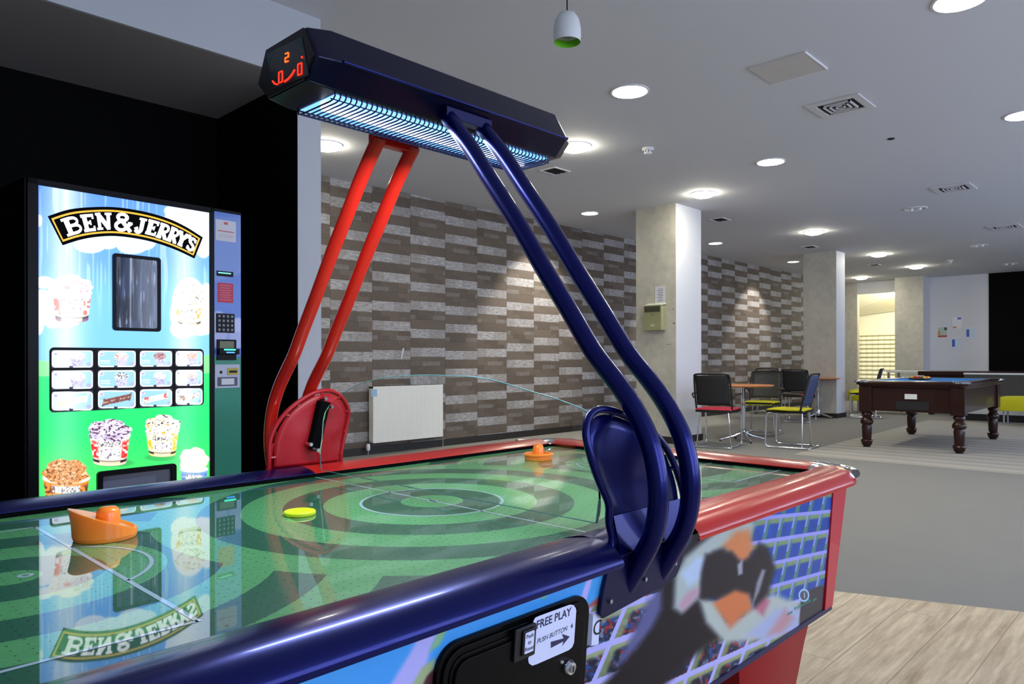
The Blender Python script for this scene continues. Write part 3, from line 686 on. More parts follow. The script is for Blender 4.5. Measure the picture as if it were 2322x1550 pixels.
    r1 = np.hypot((x-1823), (y-1349)*.82); C = blend(C, (170, 206, 240), (1-sst(1.2, 2.4, np.abs(r1-10.5))))
    C = blend(C, (86, 84, 92), 1-sst(7, 8.5, r1)); C = blend(C, (150, 180, 214), (1-sst(1, 2, np.abs(x-1824)))*(1-sst(6, 7, np.abs(y-1349))))
    C = C*(1-.0*x[..., None]); return C*.96
M_sidep = artmat('side_print', rough=.3, spec=.2)
artgrid('side_sheet', (.10, SY0, SZ0), (1.895, SY0, SZ0), (.10, SY1, SZ1), 1300, 230, side_art, M_sidep, TAB)['label'] = 'printed stadium picture'
artgrid('side_sheet', (.10, D-SY0, SZ0), (1.895, D-SY0, SZ0), (.10, D-SY1, SZ1), 40, 8, lambda P: np.tile(np.array([[74, 150, 230.]]), (len(P), 1)), M_sidep, TAB)
# address line printed on the sheet
sn = Vector((0, SZ0-SZ1, SY1-SY0)).normalized(); sup = Vector((0, SY1-SY0, SZ1-SZ0)).normalized()
so = Vector((0, side_y(.5), .5)); SN = Vector((0, -sup.z, sup.y))
def onside(px_, py__, off=.0006): return onp(px_, py__, so+SN*off, SN)
M_teal = mat('teal_print', (70, 160, 138), .4)
a, b = onside(1784, 1393), onside(1853, 1355)
dv = (b-a)
text('www.', .0135, M_teal, frameM(a+dv*.11, dv, sup), TAB, 'address_line', bold=.0002); text('.com', .0135, M_teal, frameM(a+dv*.90, dv, sup), TAB, 'address_line', bold=.0002)
mb = MB()
for i in range(11):                                   # the illegible middle of the line: small strokes only
    q = a+dv*(.25+.05*i); e1 = dv.normalized()*.0022; mb.poly([q-e1, q+e1, q+e1+sup*(.006 if i % 3 else .009), q-e1+sup*(.006 if i % 3 else .009)], M_teal)
mb.build('address_line', TAB)
# white sticker with a C and its grey edge
mb = MB(); st = [onside(*p, off=.0008) for p in ((1344, 1393), (1361, 1386), (1357, 1460), (1340, 1464))]
mb.poly(st, mat('sticker_white', (214, 222, 248), .5)); st2 = [onside(*p, off=.0010) for p in ((1333, 1389), (1345, 1392), (1341, 1463), (1330, 1462))]
mb.poly(st2, mat('sticker_grey', (120, 128, 150), .5)); mb.poly([onside(*p, off=.0009) for p in ((1329, 1391), (1333, 1389), (1330, 1463), (1325, 1468))], M_blackmat)
c0 = onside(1354, 1424); text('C', .034, M_blackmat, frameM(c0+SN*.0008, (1, 0, 0), sup), mb=mb); mb.build('letter_sticker', TAB)
# --- legs
for lx, sgn in ((.16, 1), (1.64, -1)):
    for ly in (0, 1):
        mb = MB(); rings = []
        for z, xa, xb in ((.43, -.13, .30), (.34, -.11, .26), (.2, -.09, .215), (.08, -.075, .185), (0, -.07, .18)):
            y = side_y(z) + .028
            xa_, xb_ = (xa, xb) if sgn < 0 else (-xb+.12, -xa+.12)
            ys = (y, y+.05) if not ly else (D-y, D-y-.05)
            rings.append([(lx+xa_, ys[0]+(.01 if not ly else -.01), z), (lx+xa_+.03, ys[0], z), (lx+xb_-.03, ys[0], z), (lx+xb_, ys[0]+(.01 if not ly else -.01), z), (lx+xb_, ys[1]+(.12 if not ly else -.12), z), (lx+xa_, ys[1]+(.12 if not ly else -.12), z)])
        mb.loft(rings, M_redmatte if lx > 1 else M_blue); o = mb.build('leg', TAB, 40); o['label'] = 'broad red tapered leg' if lx > 1 else 'broad blue tapered leg'
# --- service door on the near side
DN = SN; dof = .016
def ondoor(px_, py__, off=dof): return onp(px_, py__, so+SN*off, SN)
dM = frameM((0, side_y(.58), .58), (1, 0, 0), sup)      # local: x along table, y up the sheet, z outwards
def dloc(px_, py__, off): p = ondoor(px_, py__, off); q = dM.inverted()@p; return q.x, q.y
door = empty('service_door'); door.parent = TAB; door['label'] = 'black service door'
x0, x1, z0, z1 = .583, .888, -.135, .128
for inset, d0, d1, m in ((0, .0, .009, M_blackgloss), (.014, .009, .014, M_blackgloss), (.026, .014, .019, M_blackgloss)):
    pass
mb = MB()
def plate(ins, a, b, r, m): mb.prism([dM@Vector((p[0], p[1], a)) for p in rrect(x0+ins, z0+ins, x1-ins, z1-ins, r)], SN*(b-a), m)
plate(0, .0005, .008, .035, M_frame); plate(.007, .008, .012, .032, M_frame); plate(.016, .012, .014, .026, M_frame); plate(.022, .014, .0175, .022, M_frame)
mb.build('door_panel', door, 30, bevel=.0015)
OFF = .0178
M_paper = mat('sign_paper', (212, 218, 246), .6, var=.015); M_ink = mat('marker_ink', (44, 42, 78), .6)
mb = MB(); pts = [dloc(*p, OFF) for p in ((1209, 1408), (1213, 1400), (1221, 1396), (1292, 1370), (1300, 1371), (1305, 1378), (1306, 1384), (1301, 1456), (1297, 1466), (1289, 1473), (1216, 1505), (1206, 1508), (1199, 1503), (1197, 1494), (1199, 1487), (1212, 1481), (1209, 1420))]
mb.prism([dM@Vector((p[0], p[1], OFF)) for p in pts], SN*.0006, M_paper)
def dtext(s, p, q, size, sh=0, bold=0.0004):
    a = Vector(dloc(*p, OFF+.0008)); b = Vector(dloc(*q, OFF+.0008)); A = dM@Vector((a.x, a.y, OFF+.0008)); B = dM@Vector((b.x, b.y, OFF+.0008))
    text(s, size, M_ink, frameM((A+B)/2, B-A, sup), mb=mb, bold=bold, shear=sh)
dtext('FREE PLAY', (1216, 1418), (1295, 1386), .0165)
dtext('PUSH BUTTON', (1215, 1456), (1288, 1423), .0098, .25, .0001); dtext('4', (1292, 1421), (1301, 1417), .009)
aw = [dloc(*p, OFF) for p in ((1248, 1454), (1277, 1446), (1273, 1436), (1291, 1442), (1273, 1464), (1277, 1453), (1248, 1468))]
mb.poly([dM@Vector((p[0], p[1], OFF+.0009)) for p in aw], M_ink); mb.build('paper_sign', door)['label'] = 'white paper sign reading FREE PLAY'
sw = [dloc(*p, OFF) for p in ((1160, 1429), (1209, 1410), (1212, 1479), (1166, 1499))]
sx0, sx1 = (sw[0][0]+sw[3][0])/2, (sw[1][0]+sw[2][0])/2; sz1, sz0 = (sw[0][1]+sw[1][1])/2, (sw[2][1]+sw[3][1])/2
mb = MB(); mb.prism([dM@Vector((p[0], p[1], OFF)) for p in rrect(sx0, sz0, sx1, sz1, .003)], SN*.004, M_blackmat)
bx0, bx1, bz0, bz1 = sx0+.016, sx1-.008, sz0+.009, sz1-.007
mb.prism([dM@Vector((p[0], p[1], OFF+.004)) for p in rrect(bx0-.004, bz0-.003, bx1+.003, bz1+.003, .002)], SN*.003, M_blackgloss); mb.build('push_switch', door, bevel=.001)
mb = MB(); mb.prism([dM@Vector((p[0], p[1], OFF+.007)) for p in rrect(bx0, bz0, bx1, bz1, .0015)], SN*.0006, M_paper)
for s, f in (('Push', .8), ('to', .5), ('Reset', .2)):
    text(s, .0078, M_ink, frameM(dM@Vector(((bx0+bx1)/2, bz0+(bz1-bz0)*f, OFF+.0079)), (1, 0, 0), sup), mb=mb, bold=.0001)
mb.build('switch_label', door)
lk = dloc(1288, 1511, OFF); mb = MB(); LM = dM@Matrix.Translation((lk[0], lk[1], OFF))
mb.lathe([(.0115, 0), (.0115, .004), (.009, .008), (.001, .008)], M_chrome, M=LM, n=20); mb.lathe([(.006, .0081), (.006, .010), (.001, .010)], M_steel, M=LM, n=16); mb.box((-.001, -.004, .010), (.001, .004, .0105), M_dark, M=LM)
mb.build('keylock', door, 40)
lk = dloc(1274, 1500, OFF); mb = MB(); mb.lathe([(.003, 0), (.002, .002), (.0005, .0025)], M_chrome, M=dM@Matrix.Translation((lk[0], lk[1], OFF)), n=12); mb.build('screw', door, 40)

# --- side shields (bent metal with a tubular rim), near one blue, far one red
NEAR = [(.962, .775), (.956, .80), (.950, .831), (.925, .866), (.908, .898), (.899, .930), (.901, .955), (.915, .973), (.94, .981), (.975, .978), (1.02, .965), (1.07, .944), (1.116, .909), (1.15, .866), (1.178, .822), (1.190, .79), (1.195, .772)]
FAR = [(.962, .772), (.963, .800), (.968, .845), (.985, .882), (1.010, .914), (1.046, .944), (1.087, .967), (1.118, .975), (1.150, .974), (1.182, .960), (1.205, .938), (1.217, .915), (1.217, .890), (1.208, .852), (1.196, .815), (1.190, .79), (1.190, .772)]
def shield(flip, m, nm):
    def T(x, y, z): return Vector((x, y, z)) if not flip else Vector((x, 2*TY-y, z))
    e = empty('side_shield'); e.parent = TAB; e['label'] = nm
    out = NEAR if not flip else FAR; xa, xb = out[0][0]-.004, out[-1][0]+.002; fold = .808 if not flip else .838
    def yb(z): return .700 - .010*math.sin(max(0, min(1, (z-.80)/.18))*math.pi) + (z-.76)*.05
    rim = sm([T(x, yb(z)-.004, z) for x, z in [(xa, .752)]+out+[(xb, .752)]], 4)
    mb = MB(); mb.tube(rim, .0065, m, 10); mb.build('rim_tube', e, 60)
    cx, cz = sum(p[0] for p in out)/len(out), .875; ins = [(x+(cx-x)*.085, z+(cz-z)*(.085 if z > .85 else .0)) for x, z in out]
    P = sm([Vector((x, 0, z)) for x, z in ins], 3); mb = MB(); n = len(P); L = 8; fr = []
    for k in range(L+1):
        q = k/L; row = []
        for p in P:
            x = cx+(p.x-cx)*q; z = .80+(p.z-.80)*q if p.z > .80 else p.z
            row.append(T(x, yb(z)+.014*(1-q*q)*max(0, min(1, (z-.80)/.06)), z))
        fr.append(row)
    mb.add([p for r in fr for p in r], [(k*n+j, k*n+j+1, (k+1)*n+j+1, (k+1)*n+j) for k in range(L) for j in range(n-1)], m)
    o = mb.build('plate', e, 50); md = o.modifiers.new('thickness', 'SOLIDIFY'); md.thickness = .003; md.offset = 0
    for i in (1, 4, 7, 9, 11, 13, 15):
        mb = MB(); a = Vector(T(out[i][0], yb(out[i][1])-.003, out[i][1])); b = Vector(T(ins[i][0], yb(ins[i][1]), ins[i][1])); mb.tube([a, b+(b-a)*.3], .004, m, 6)
        mb.build('tab', e)
    # lower apron: flat sheet from the fold down to the rail
    mb = MB()
    mb.loft([[T(xa+.008, .699, fold), T(xb-.008, .699, fold), T(xb-.008, .696, fold), T(xa+.008, .696, fold)], [T(xa+.008, .690, .768), T(xb-.008, .690, .768), T(xb-.008, .686, .768), T(xa+.008, .686, .768)],
             [T(xa+.004, .684, .740), T(xb-.012, .684, .740), T(xb-.012, .680, .740), T(xa+.004, .680, .740)]], m, cap=True)
    mb.build('apron', e, 30)
    mb = MB(); pp = [(.935, .748), (1.178, .748), (1.150, .690), (1.138, .675), (1.10, .668), (.925, .655), (.914, .664), (.920, .70)]
    yy = lambda z: side_y(z)-.009
    mb.prism([T(x, yy(z), z) for x, z in pp], T(0, .006, 0)-T(0, 0, 0), M_bluedark if not flip else m)
    mb.build('mounting_plate', e, 30, bevel=.0015)
    for bx, bz in ((.938, .680), (1.035, .694), (1.128, .702)):
        mb = MB(); mb.tube([T(bx, yy(bz)+.001, bz), T(bx, yy(bz)-.004, bz)], .0035, M_steel, 10); mb.build('bolt', e, 40)
    return e
M_bluedark = flake('dark_blue_enamel', (5, 12, 66), .38, .6, .15)
shield(False, M_blue, 'blue shield at the near side')
sr = shield(True, M_redmatte, 'red shield at the far side')
# puck return mechanism on the inner face of the red shield
mb = MB(); Mm = frameM((1.105, 1.800, .893), (.26, 0, 1), (1, 0, -.26))
mb.box((-.075, -.017, -.012), (.055, .017, .014), M_shadebox, M=Mm)
mb.box((-.085, -.010, -.010), (-.075, .012, .010), M_blackmat, M=Mm)
mb.build('puck_sensor_box', sr, bevel=.003)
mb = MB()
for u_, v_ in ((.062, -.006), (.045, .022), (-.07, -.02), (-.082, .006)):
    q = Mm@Vector((u_, v_, 0)); mb.tube([q+Vector((0, .01, 0)), q+Vector((0, -.016, 0))], .0055, M_chrome, 10)
mb.build('fixing_screws', sr, 40)

# --- overhead arms: two tubes each side
path = [(1.145, 1.572), (1.08, 1.50), (1.015, 1.415), (.945, 1.325), (.875, 1.228), (.815, 1.148), (.762, 1.075), (.715, 1.025), (.682, .985), (.652, .935), (.636, .88), (.634, .825), (.646, .775), (.668, .735), (.684, .708), (.697, .688)]
for flip, m in ((0, M_blue), (1, M_red)):
    for ax in (1.0, 1.1):
        mb = MB(); pts = sm([((ax, y, z) if not flip else (2*TX-ax, 2*TY-y, z)) for y, z in path], 4)
        mb.tube(pts, .0168, m, 18); o = mb.build('overhead_arm', TAB, 60); o['label'] = ('blue' if not flip else 'red')+' curved tube arm'
    mb = MB(); y = 1.135 if not flip else 2*TY-1.135
    mb.box((.985, y-.012, 1.558), (1.115, y+.012, 1.582), M_bluedark if not flip else m)
    mb.build('arm_crossbar', TAB, bevel=.002)

# --- clear divider screen over the centre line
def acrylic():
    t = NT('clear_acrylic'); b = t.b; b.inputs['Transmission Weight'].default_value = 1; b.inputs['IOR'].default_value = 1.35
    t.l(t.mix(t.noise(2, 1), (.97, .985, .98, 1), (.98, .99, .985, 1)), b.inputs['Base Color']); b.inputs['Roughness'].default_value = .0; return t.m
M_acr = acrylic(); M_acredge = mat('acrylic_edge', (120, 176, 178), .25, var=.02)
arcp = [(1.716, .768), (1.722, .810), (1.712, .85), (1.695, .925), (1.62, .972), (1.534, 1.003), (1.42, 1.021), (1.308, 1.027), (1.20, 1.0275), (1.117, 1.0255), (1.04, 1.016), (.966, 1.001), (.885, .985), (.816, .965), (.806, .94), (.80, .88), (.792, .80), (.800, .766)]
XA = 1.058; sp_ = sm([(XA, y, z) for y, z in arcp], 3)
mb = MB(); mb.prism([Vector((XA-.003, p.y, p.z)) for p in sp_], (.006, 0, 0), M_acr); mb.build('divider_screen', TAB)['label'] = 'clear plastic divider screen'
mb = MB(); mb.tube([p for p in sp_[12:-8]], .0011, M_acredge, 6); mb.tube([(XA, .802, .766), (XA, 1.716, .768)], .0012, M_acredge, 6); mb.tube([(XA, 1.716, .768), (XA, 1.722, .81)], .002, M_acredge, 6); mb.tube([(XA, .800, .766), (XA, .793, .81)], .002, M_acredge, 6)
mb.build('screen_edge', TAB, 60)

# --- score hood
HY = 1.237; HX0, HX1 = .735, 1.365
hs = [(-.118, 1.595), (-.079, 1.664), (.079, 1.664), (.116, 1.597), (.072, 1.556), (-.080, 1.556)]
def hsec(x, k, dz=0): return [Vector((x, HY+y*k, 1.608+(z-1.608)*k+dz)) for y, z in hs]
M_hood = flake('hood_navy', (3, 7, 44), .3, .6, .2)
mb = MB(); mb.loft([hsec(.688, .86), hsec(.692, .90), hsec(HX0, 1), hsec(HX1, 1), hsec(1.404, .80), hsec(1.412, .70)], M_hood); mb.build('hood_body', TAB, 20, bevel=.003)
mb = MB(); mb.tube([(HX0, HY-.119, 1.595), (HX1, HY-.119, 1.595)], .0035, M_blue, 8); mb.build('edge_bead', TAB, 60)
mb = MB(); mb.box((.752, HY-.066, 1.5545), (1.352, HY+.058, 1.5555), emis('tube_light_tray', (120, 186, 255), 1.5)); mb.build('light_tray', TAB)
mb = MB(); M_tube = emis('fluorescent_tube', (225, 240, 255), 5)
mb.tube([(.765, HY, 1.549), (1.335, HY, 1.549)], .006, M_tube, 12); mb.build('light_tube', TAB, 60)
mb = MB(); M_wire = mat('blue_wire', (20, 30, 90), .3, metal=.4)
for i in range(52):
    x = .748+i*.604/51
    mb.tube([(x, HY-.071, 1.556), (x, HY-.072, 1.550), (x, HY-.067, 1.545), (x, HY-.055, 1.543), (x, HY+.045, 1.543), (x, HY+.056, 1.545), (x, HY+.061, 1.556)], .0017, M_wire, 5)
for y in (-.066, .055): mb.tube([(.742, HY+y, 1.5445), (1.358, HY+y, 1.5445)], .0012, M_wire, 5)
mb.build('wire_guard', TAB, 60)
L = bpy.data.lights.new('hood_light', 'AREA'); L.shape = 'RECTANGLE'; L.size = .58; L.size_y = .10; L.energy = 11.5; L.color = (.80, .90, 1.0)
o = bpy.data.objects.new('hood_light', L); COL.objects.link(o); o.parent = TAB; o.location = (1.05, HY, 1.533)
# score board on the end
sb = empty('score_display'); sb.parent = TAB; sb['label'] = 'red digit score display'
mb = MB(); EX = .6875
fr = [(HY+y*.86, 1.608+(z-1.608)*.86) for y, z in hs]
mb.prism([(EX-.003, y, z) for y, z in fr], (.004, 0, 0), M_blackgloss); mb.build('display_frame', sb, bevel=.001)
EX -= .0035
def onE(px_, py__, off=0): return pxx(px_, py__, EX-off)
mb = MB(); mb.poly([onE(*p, .0003) for p in ((604, 122), (685, 83), (700, 170), (620, 204))], mat('smoked_face', (8, 12, 15), .2, coat=.3)); 
mb.poly([onE(*p, .0005) for p in ((605, 122), (622, 115), (610, 150))], mat('teal_print_dark', (20, 60, 66), .3)); mb.poly([onE(*p, .0005) for p in ((668, 92), (684, 84), (688, 116), (680, 100))], MATS['teal_print_dark'])
mb.build('display_face', sb)
M_led = emis('red_led', (255, 40, 22), 2.6); M_led2 = emis('orange_led', (255, 84, 22), 3.0)
mb = MB()
def seg(pts, r, m=None): mb.tube([onE(*p, .0012) for p in pts], r, m or M_led, 6)
def digit(cx, cy_, w, h, sk, on, m=None, r=.0011):
    P = {'tl': (cx-w, cy_-h+sk*w), 'tr': (cx+w, cy_-h-sk*w), 'ml': (cx-w, cy_+sk*w), 'mr': (cx+w, cy_-sk*w), 'bl': (cx-w, cy_+h+sk*w), 'br': (cx+w, cy_+h-sk*w)}
    for s in on:
        a, b = {'a': ('tl', 'tr'), 'b': ('tr', 'mr'), 'c': ('mr', 'br'), 'd': ('bl', 'br'), 'e': ('ml', 'bl'), 'f': ('tl', 'ml'), 'g': ('ml', 'mr')}[s]; seg([P[a], P[b]], r, m)
digit(650, 130, 3.6, 9.5, .45, 'abged', M_led2); digit(636, 174.5, 4, 12, .45, 'abcdef'); digit(679.5, 156.5, 4.2, 12.5, .45, 'abcdef')
mb.build('digits', sb)
mb = MB(); seg([(618, 184), (623, 190), (629, 191)], .0016); seg([(645, 185), (653, 179), (661, 170), (668, 158)], .0016); seg([(684, 130), (685.5, 129.3)], .0019)
mb.build('smile_lights', sb)

# --- puck and mallets
p = pz(681, 1165, ZP+.006)
mb = MB(); mb.lathe([(.001, .0003), (.0305, .0003), (.0318, .002), (.0318, .0065), (.0300, .0085), (.001, .0085)], M_yellowp, c=(.772, 1.335, ZP), n=48)
tag(mb.build('puck', smooth=35), 'round lime yellow puck lying left of the centre circle', 'puck')
mallet = empty('striker', (1.718, 1.525, ZP)); tag(mallet, 'round orange striker with a domed knob, standing near the far red corner', 'striker')
mb = MB(); mb.lathe([(.001, .0005), (.0415, .0005), (.043, .003), (.043, .014), (.048, .016), (.0485, .019), (.046, .0215), (.040, .022), (.032, .012), (.018, .011), (.001, .011)], M_orange, n=48); mb.build('base', mallet, 45)
mb = MB(); mb.lathe([(.0185, .010), (.0175, .03), (.0165, .040), (.013, .047), (.006, .0505), (.0005, .051)], M_orange, n=32); mb.build('knob', mallet, 60)
# visor striker near the left end: outer wall cut on a slant, tall pointed shield on one side
vis = empty('striker_visor', pz(239, 1219, ZP)); 
vis.name = 'striker'; tag(vis, 'orange striker with a high slanted guard, near the left end of the table', 'striker')
rd = Vector((R_[0], R_[1], 0)); fd = Vector((F_[0], F_[1], 0))
n = 48; rings = []
def vring(r, hfun, out=0, lift=0):
    q = []
    for k in range(n):
        a = 2*math.pi*k/n; ca, sa = math.cos(a), math.sin(a)    # a=pi points to the guard tip (left)
        w = max(0, -ca)**5
        h = hfun(ca, sa) if hfun.__code__.co_argcount > 1 else hfun(ca); rr = r+out*w
        q.append(rd*(ca*rr)+fd*(sa*r)+Vector((0, 0, h)))
    return q
R0 = .0500
top = lambda ca, sa=0: .0345-.0155*ca-.0125*sa + .002*max(0, -ca)**4
mb = MB()
mb.loft([vring(R0-.002, lambda c: .0005), vring(R0, lambda c: .003), vring(R0, lambda c: .0065), vring(R0+.0012, lambda c: .0072), vring(R0+.0012, lambda c, q: top(c, q)*.6, .005), vring(R0+.0016, top, .0115),
         vring(R0-.0012, top, .0105), vring(R0-.006, lambda c, q: top(c, q)-.002, .003), vring(R0*.55, lambda c, q: top(c*.55, q*.55)-.002), vring(.004, lambda c: .033)], M_orange)
mb.build('guard', vis, 40)
mb = MB(); mb.lathe([(.0195, .012), (.0190, .044), (.0178, .049), (.0130, .0540), (.0005, .0555)], M_orange, c=tuple(rd*.003+fd*.004), n=32); mb.build('knob', vis, 60)

# ================================================================== ICE CREAM VENDING MACHINE
th = math.radians(4.0); MO = Vector((1.2, 3.47, 0)); MEX = Vector((math.cos(th), math.sin(th), 0)); MM = frameM(MO, MEX, (0, 0, 1)); MNv = Vector((math.sin(th), -math.cos(th), 0)); MI = MM.inverted()
VM = empty('ice_cream_vending_machine'); tag(VM, 'tall ice cream vending machine with a glowing blue and green front, in the dark alcove', 'vending machine')
def ml(px_, py__, off=0): q = MI@onp(px_, py__, MO+MNv*off, MNv); return q.x, q.y
def mw(u, v, w=0): return MM@Vector((u, v, w))
def mp(px_, py__, off=0): u, v = ml(px_, py__, off); return mw(u, v, off)
uL, vT = ml(85.8, 419.6); uR = (ml(473, 481.8)[0]+ml(476, 900)[0])/2; vT = (vT+ml(473, 481.8)[1])/2; cL, cR = ml(485, 600)[0], ml(545, 600)[0]
mb = MB(); M_body = mat('machine_black', (4, 4, 7), .4, spec=.2, var=.1)
mb.box((uL-.045, .06, -.74), (cR+.004, vT+.030, -.012), M_body, M=MM); mb.build('cabinet', VM, bevel=.006)
mb = MB(); mb.box((uL-.03, 0, -.70), (cR-.02, .06, -.05), M_blackmat, M=MM); mb.build('plinth', VM)
mb = MB(); mb.box((uL-.0462, .10, -.42), (uL-.0452, vT-.05, -.40), M_blue, M=MM); mb.build('side_reflection', VM)  # blue strip standing in for a reflection on the cabinet side
mb = MB()
for a, b in (((uL-.040, .08), (uL, vT+.026)), ((uR, .08), (cL-.002, vT+.026)), ((uL-.040, vT), (cL-.002, vT+.026)), ((uL-.04, .08), (cL-.002, .25)), ((cL-.002, .08), (cR, .30)), ((cL-.002, vT+.012), (cR, vT+.026))):
    mb.box((a[0], a[1], -.011), (b[0], b[1], .008), M_frame, M=MM)
mb.build('door_frame', VM, bevel=.002)

def cup(C, x, y, cx, yt, yb, wt, wb, body, ice, speck, tilt=0, seed=1, band=(245, 240, 235), base=None, ry=9, blobs=()):
    """printed ice cream tub: tapered pot with white rim, mound of ice cream, label and base stripe"""
    x = x-tilt*(y-(yt+yb)/2)*0; xr = x+(y-yb)*tilt
    t = np.clip((y-yt)/(yb-yt), -.2, 1.2); hw = wt+(wb-wt)*t; ex = (xr-cx)/hw
    curve = ry*.8*np.sqrt(np.clip(1-np.clip(ex, -1, 1)**2, 0, 1))
    ins = (1-sst(.97, 1.03, np.abs(ex)))*(1-sst(-1, 1, y-(yb+curve)))*sst(-1, 1, y-yt)
    sh = .82+.25*(1-ex*ex)
    C = blend(C, body, ins)
    v = (y-curve-yt)/(yb-yt)
    n1 = vnoise(x/5, y/5, seed)
    side = sst(.45, .8, np.abs(ex))*ins*sst(.05, .25, v)*(1-sst(.7, .85, v))
    C = blend(C, speck, side*sst(.35, .6, n1))
    lab = (1-sst(.60, .68, np.abs(ex)))*ins
    k = lab*sst(.10, .14, v)*(1-sst(.30, .34, v)); C = blend(C, (84, 78, 80), k); C = blend(C, (250, 250, 248), k*sst(.30, .5, vnoise(x/1.6, y/2.6, seed+3)))
    k = lab*sst(.36, .42, v)*(1-sst(.72, .78, v)); C = blend(C, band, k); C = blend(C, (120, 110, 130), k*sst(.62, .8, vnoise(x/2.0, y/2.6, seed+5)))
    if base is not None:
        C = blend(C, (36, 24, 28), ins*sst(.80, .84, v)); C = blend(C, base, ins*sst(.90, .93, v))
        k = lab*sst(.82, .86, v)*(1-sst(.98, 1, v)); C = blend(C, (220, 214, 180), k*.9)
    # rim + mound
    r = np.hypot((xr-cx)/(wt+2), (y-(yt+1))/ry); C = blend(C, (250, 248, 250), 1-sst(.96, 1.04, r))
    return C
def mound(C, x, y, cx, cy_, rx, ry, ice, speck, seed, dens=.72, dark=None):
    a = np.arctan2((y-cy_)/ry, (x-cx)/rx); wob = 1+.06*np.sin(a*5+seed)+.04*np.sin(a*9+2*seed)
    r = np.hypot((x-cx)/rx, (y-cy_)/ry)/wob; k = 1-sst(.95, 1.03, r)
    C = blend(C, ice, k); C = blend(C, tuple(np.array(ice)*.82), k*sst(.5, .8, fbm(x/9, y/6, seed))*.7)
    C = blend(C, speck, k*sst(dens, dens+.08, vnoise(x/3.4, y/3.0, seed+8)))
    if dark: C = blend(C, dark, k*sst(.70, .8, vnoise(x/5.5, y/2.6, seed+12)))
    return C
def tubes(x): return np.exp(-((x-148)/40)**2)*1.0+np.exp(-((x-418)/30)**2)*.9
def front_art(P):
    x, y = proj(P); C = np.zeros((len(x), 3)); C[:] = (98, 160, 252)
    C = blend(C, (84, 138, 238), sst(560, 420, y)*.9)
    C = blend(C, (118, 196, 254), sst(580, 680, y)*.75)
    for cx, cy_, rx, ry in ((205, 552, 38, 22), (246, 545, 26, 20), (300, 556, 36, 20), (330, 548, 24, 19), (270, 545, 60, 14), (88, 500, 8, 14),
                            (430, 500, 58, 42), (462, 545, 22, 40), (400, 478, 28, 16), (470, 500, 30, 70),
                            (96, 690, 26, 34), (86, 720, 16, 40), (120, 700, 30, 44), (150, 690, 50, 52), (100, 640, 22, 14), (430, 712, 44, 50), (412, 745, 26, 22), (468, 700, 22, 58), (455, 735, 20, 26), (430, 690, 40, 60)):
        C = ell(C, x, y, cx, cy_, rx, ry, (236, 240, 255) if cy_ > 580 else (206, 220, 255), .07)
    # hills
    g1 = (120, 224, 130); g2 = (20, 214, 104)
    C = blend(C, g1, sst(-1.5, 1.5, y-(817-14*sst(430, 478, x)+10*np.sin((x-85)/60.)**2*(x < 300))))
    C = blend(C, g2, sst(-1.5, 1.5, y-(853-8*sst(430, 478, x))))
    C = blend(C, (78, 222, 96), sst(950, 1090, y)*.75)
    C = blend(C, (30, 170, 80), sst(0, 1, 1-np.hypot((x-262)/50, (y-1046)/10))*.9); C = blend(C, (30, 170, 80), sst(0, 1, 1-np.hypot((x-362)/42, (y-1034)/9))*.9)
    C = ell(C, x, y, 262, 1049, 42, 9, (46, 176, 84), .25); C = ell(C, x, y, 364, 1037, 36, 8, (46, 176, 84), .25)
    # tubs
    C = cup(C, x, y, 163, 662, 724, 44, 37, (250, 244, 240), None, (226, 60, 50), 0, 11, base=(120, 50, 100), ry=9)
    C = mound(C, x, y, 157, 650, 50, 27, (252, 248, 246), (226, 120, 130), 3, .78); C = mound(C, x, y, 186, 650, 24, 17, (236, 226, 236), (190, 120, 160), 7, .75)
    C = ell(C, x, y, 152, 652, 9, 5, (236, 96, 96), .4)
    C = cup(C, x, y, 430, 690, 734, 30, 25, (252, 238, 205), None, (236, 150, 40), -.10, 21, base=(230, 200, 120), ry=8)
    C = mound(C, x, y, 431, 668, 33, 26, (248, 244, 232), (90, 84, 80), 5, .76, (196, 180, 140))
    C = cup(C, x, y, 249, 985, 1048, 46, 37, (250, 226, 220), None, (214, 30, 24), 0, 31, base=(226, 200, 180), ry=10)
    C = mound(C, x, y, 248, 976, 49, 26, (214, 204, 232), (74, 36, 62), 8, .70, (90, 50, 80))
    C = cup(C, x, y, 368, 976, 1029, 37, 30, (246, 244, 190), None, (240, 180, 40), 0, 41, base=(226, 214, 120), ry=8)
    C = mound(C, x, y, 369, 966, 40, 26, (250, 248, 240), (60, 56, 50), 9, .74, (216, 170, 80))
    C = cup(C, x, y, 150, 1082, 1160, 52, 42, (236, 128, 40), None, (90, 40, 20), 0, 51, ry=14)
    C = mound(C, x, y, 149, 1070, 51, 30, (206, 128, 62), (112, 54, 22), 12, .62, (236, 196, 150))
    C = cup(C, x, y, 440, 1062, 1130, 30, 24, (110, 150, 224), None, (60, 80, 150), 0, 61, ry=8)
    C = mound(C, x, y, 440, 1042, 33, 28, (250, 246, 216), (236, 220, 150), 14, .8)
    # glow of the tubes behind the sheet, and drips of frost on it
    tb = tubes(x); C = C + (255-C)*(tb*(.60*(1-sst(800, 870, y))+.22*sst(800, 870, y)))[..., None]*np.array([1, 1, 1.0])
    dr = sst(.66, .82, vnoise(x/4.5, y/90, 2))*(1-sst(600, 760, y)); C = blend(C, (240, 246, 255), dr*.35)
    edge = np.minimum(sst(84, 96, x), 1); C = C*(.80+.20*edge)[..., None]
    return C
M_front = artmat('backlit_front_print', emit=1.45, rough=.25, spec=.3)
artgrid('front_panel', mw(uL, .25, .0), mw(uR, .25, .0), mw(uL, vT, .0), 350, 690, front_art, M_front, VM)['label'] = 'glowing blue and green picture front'

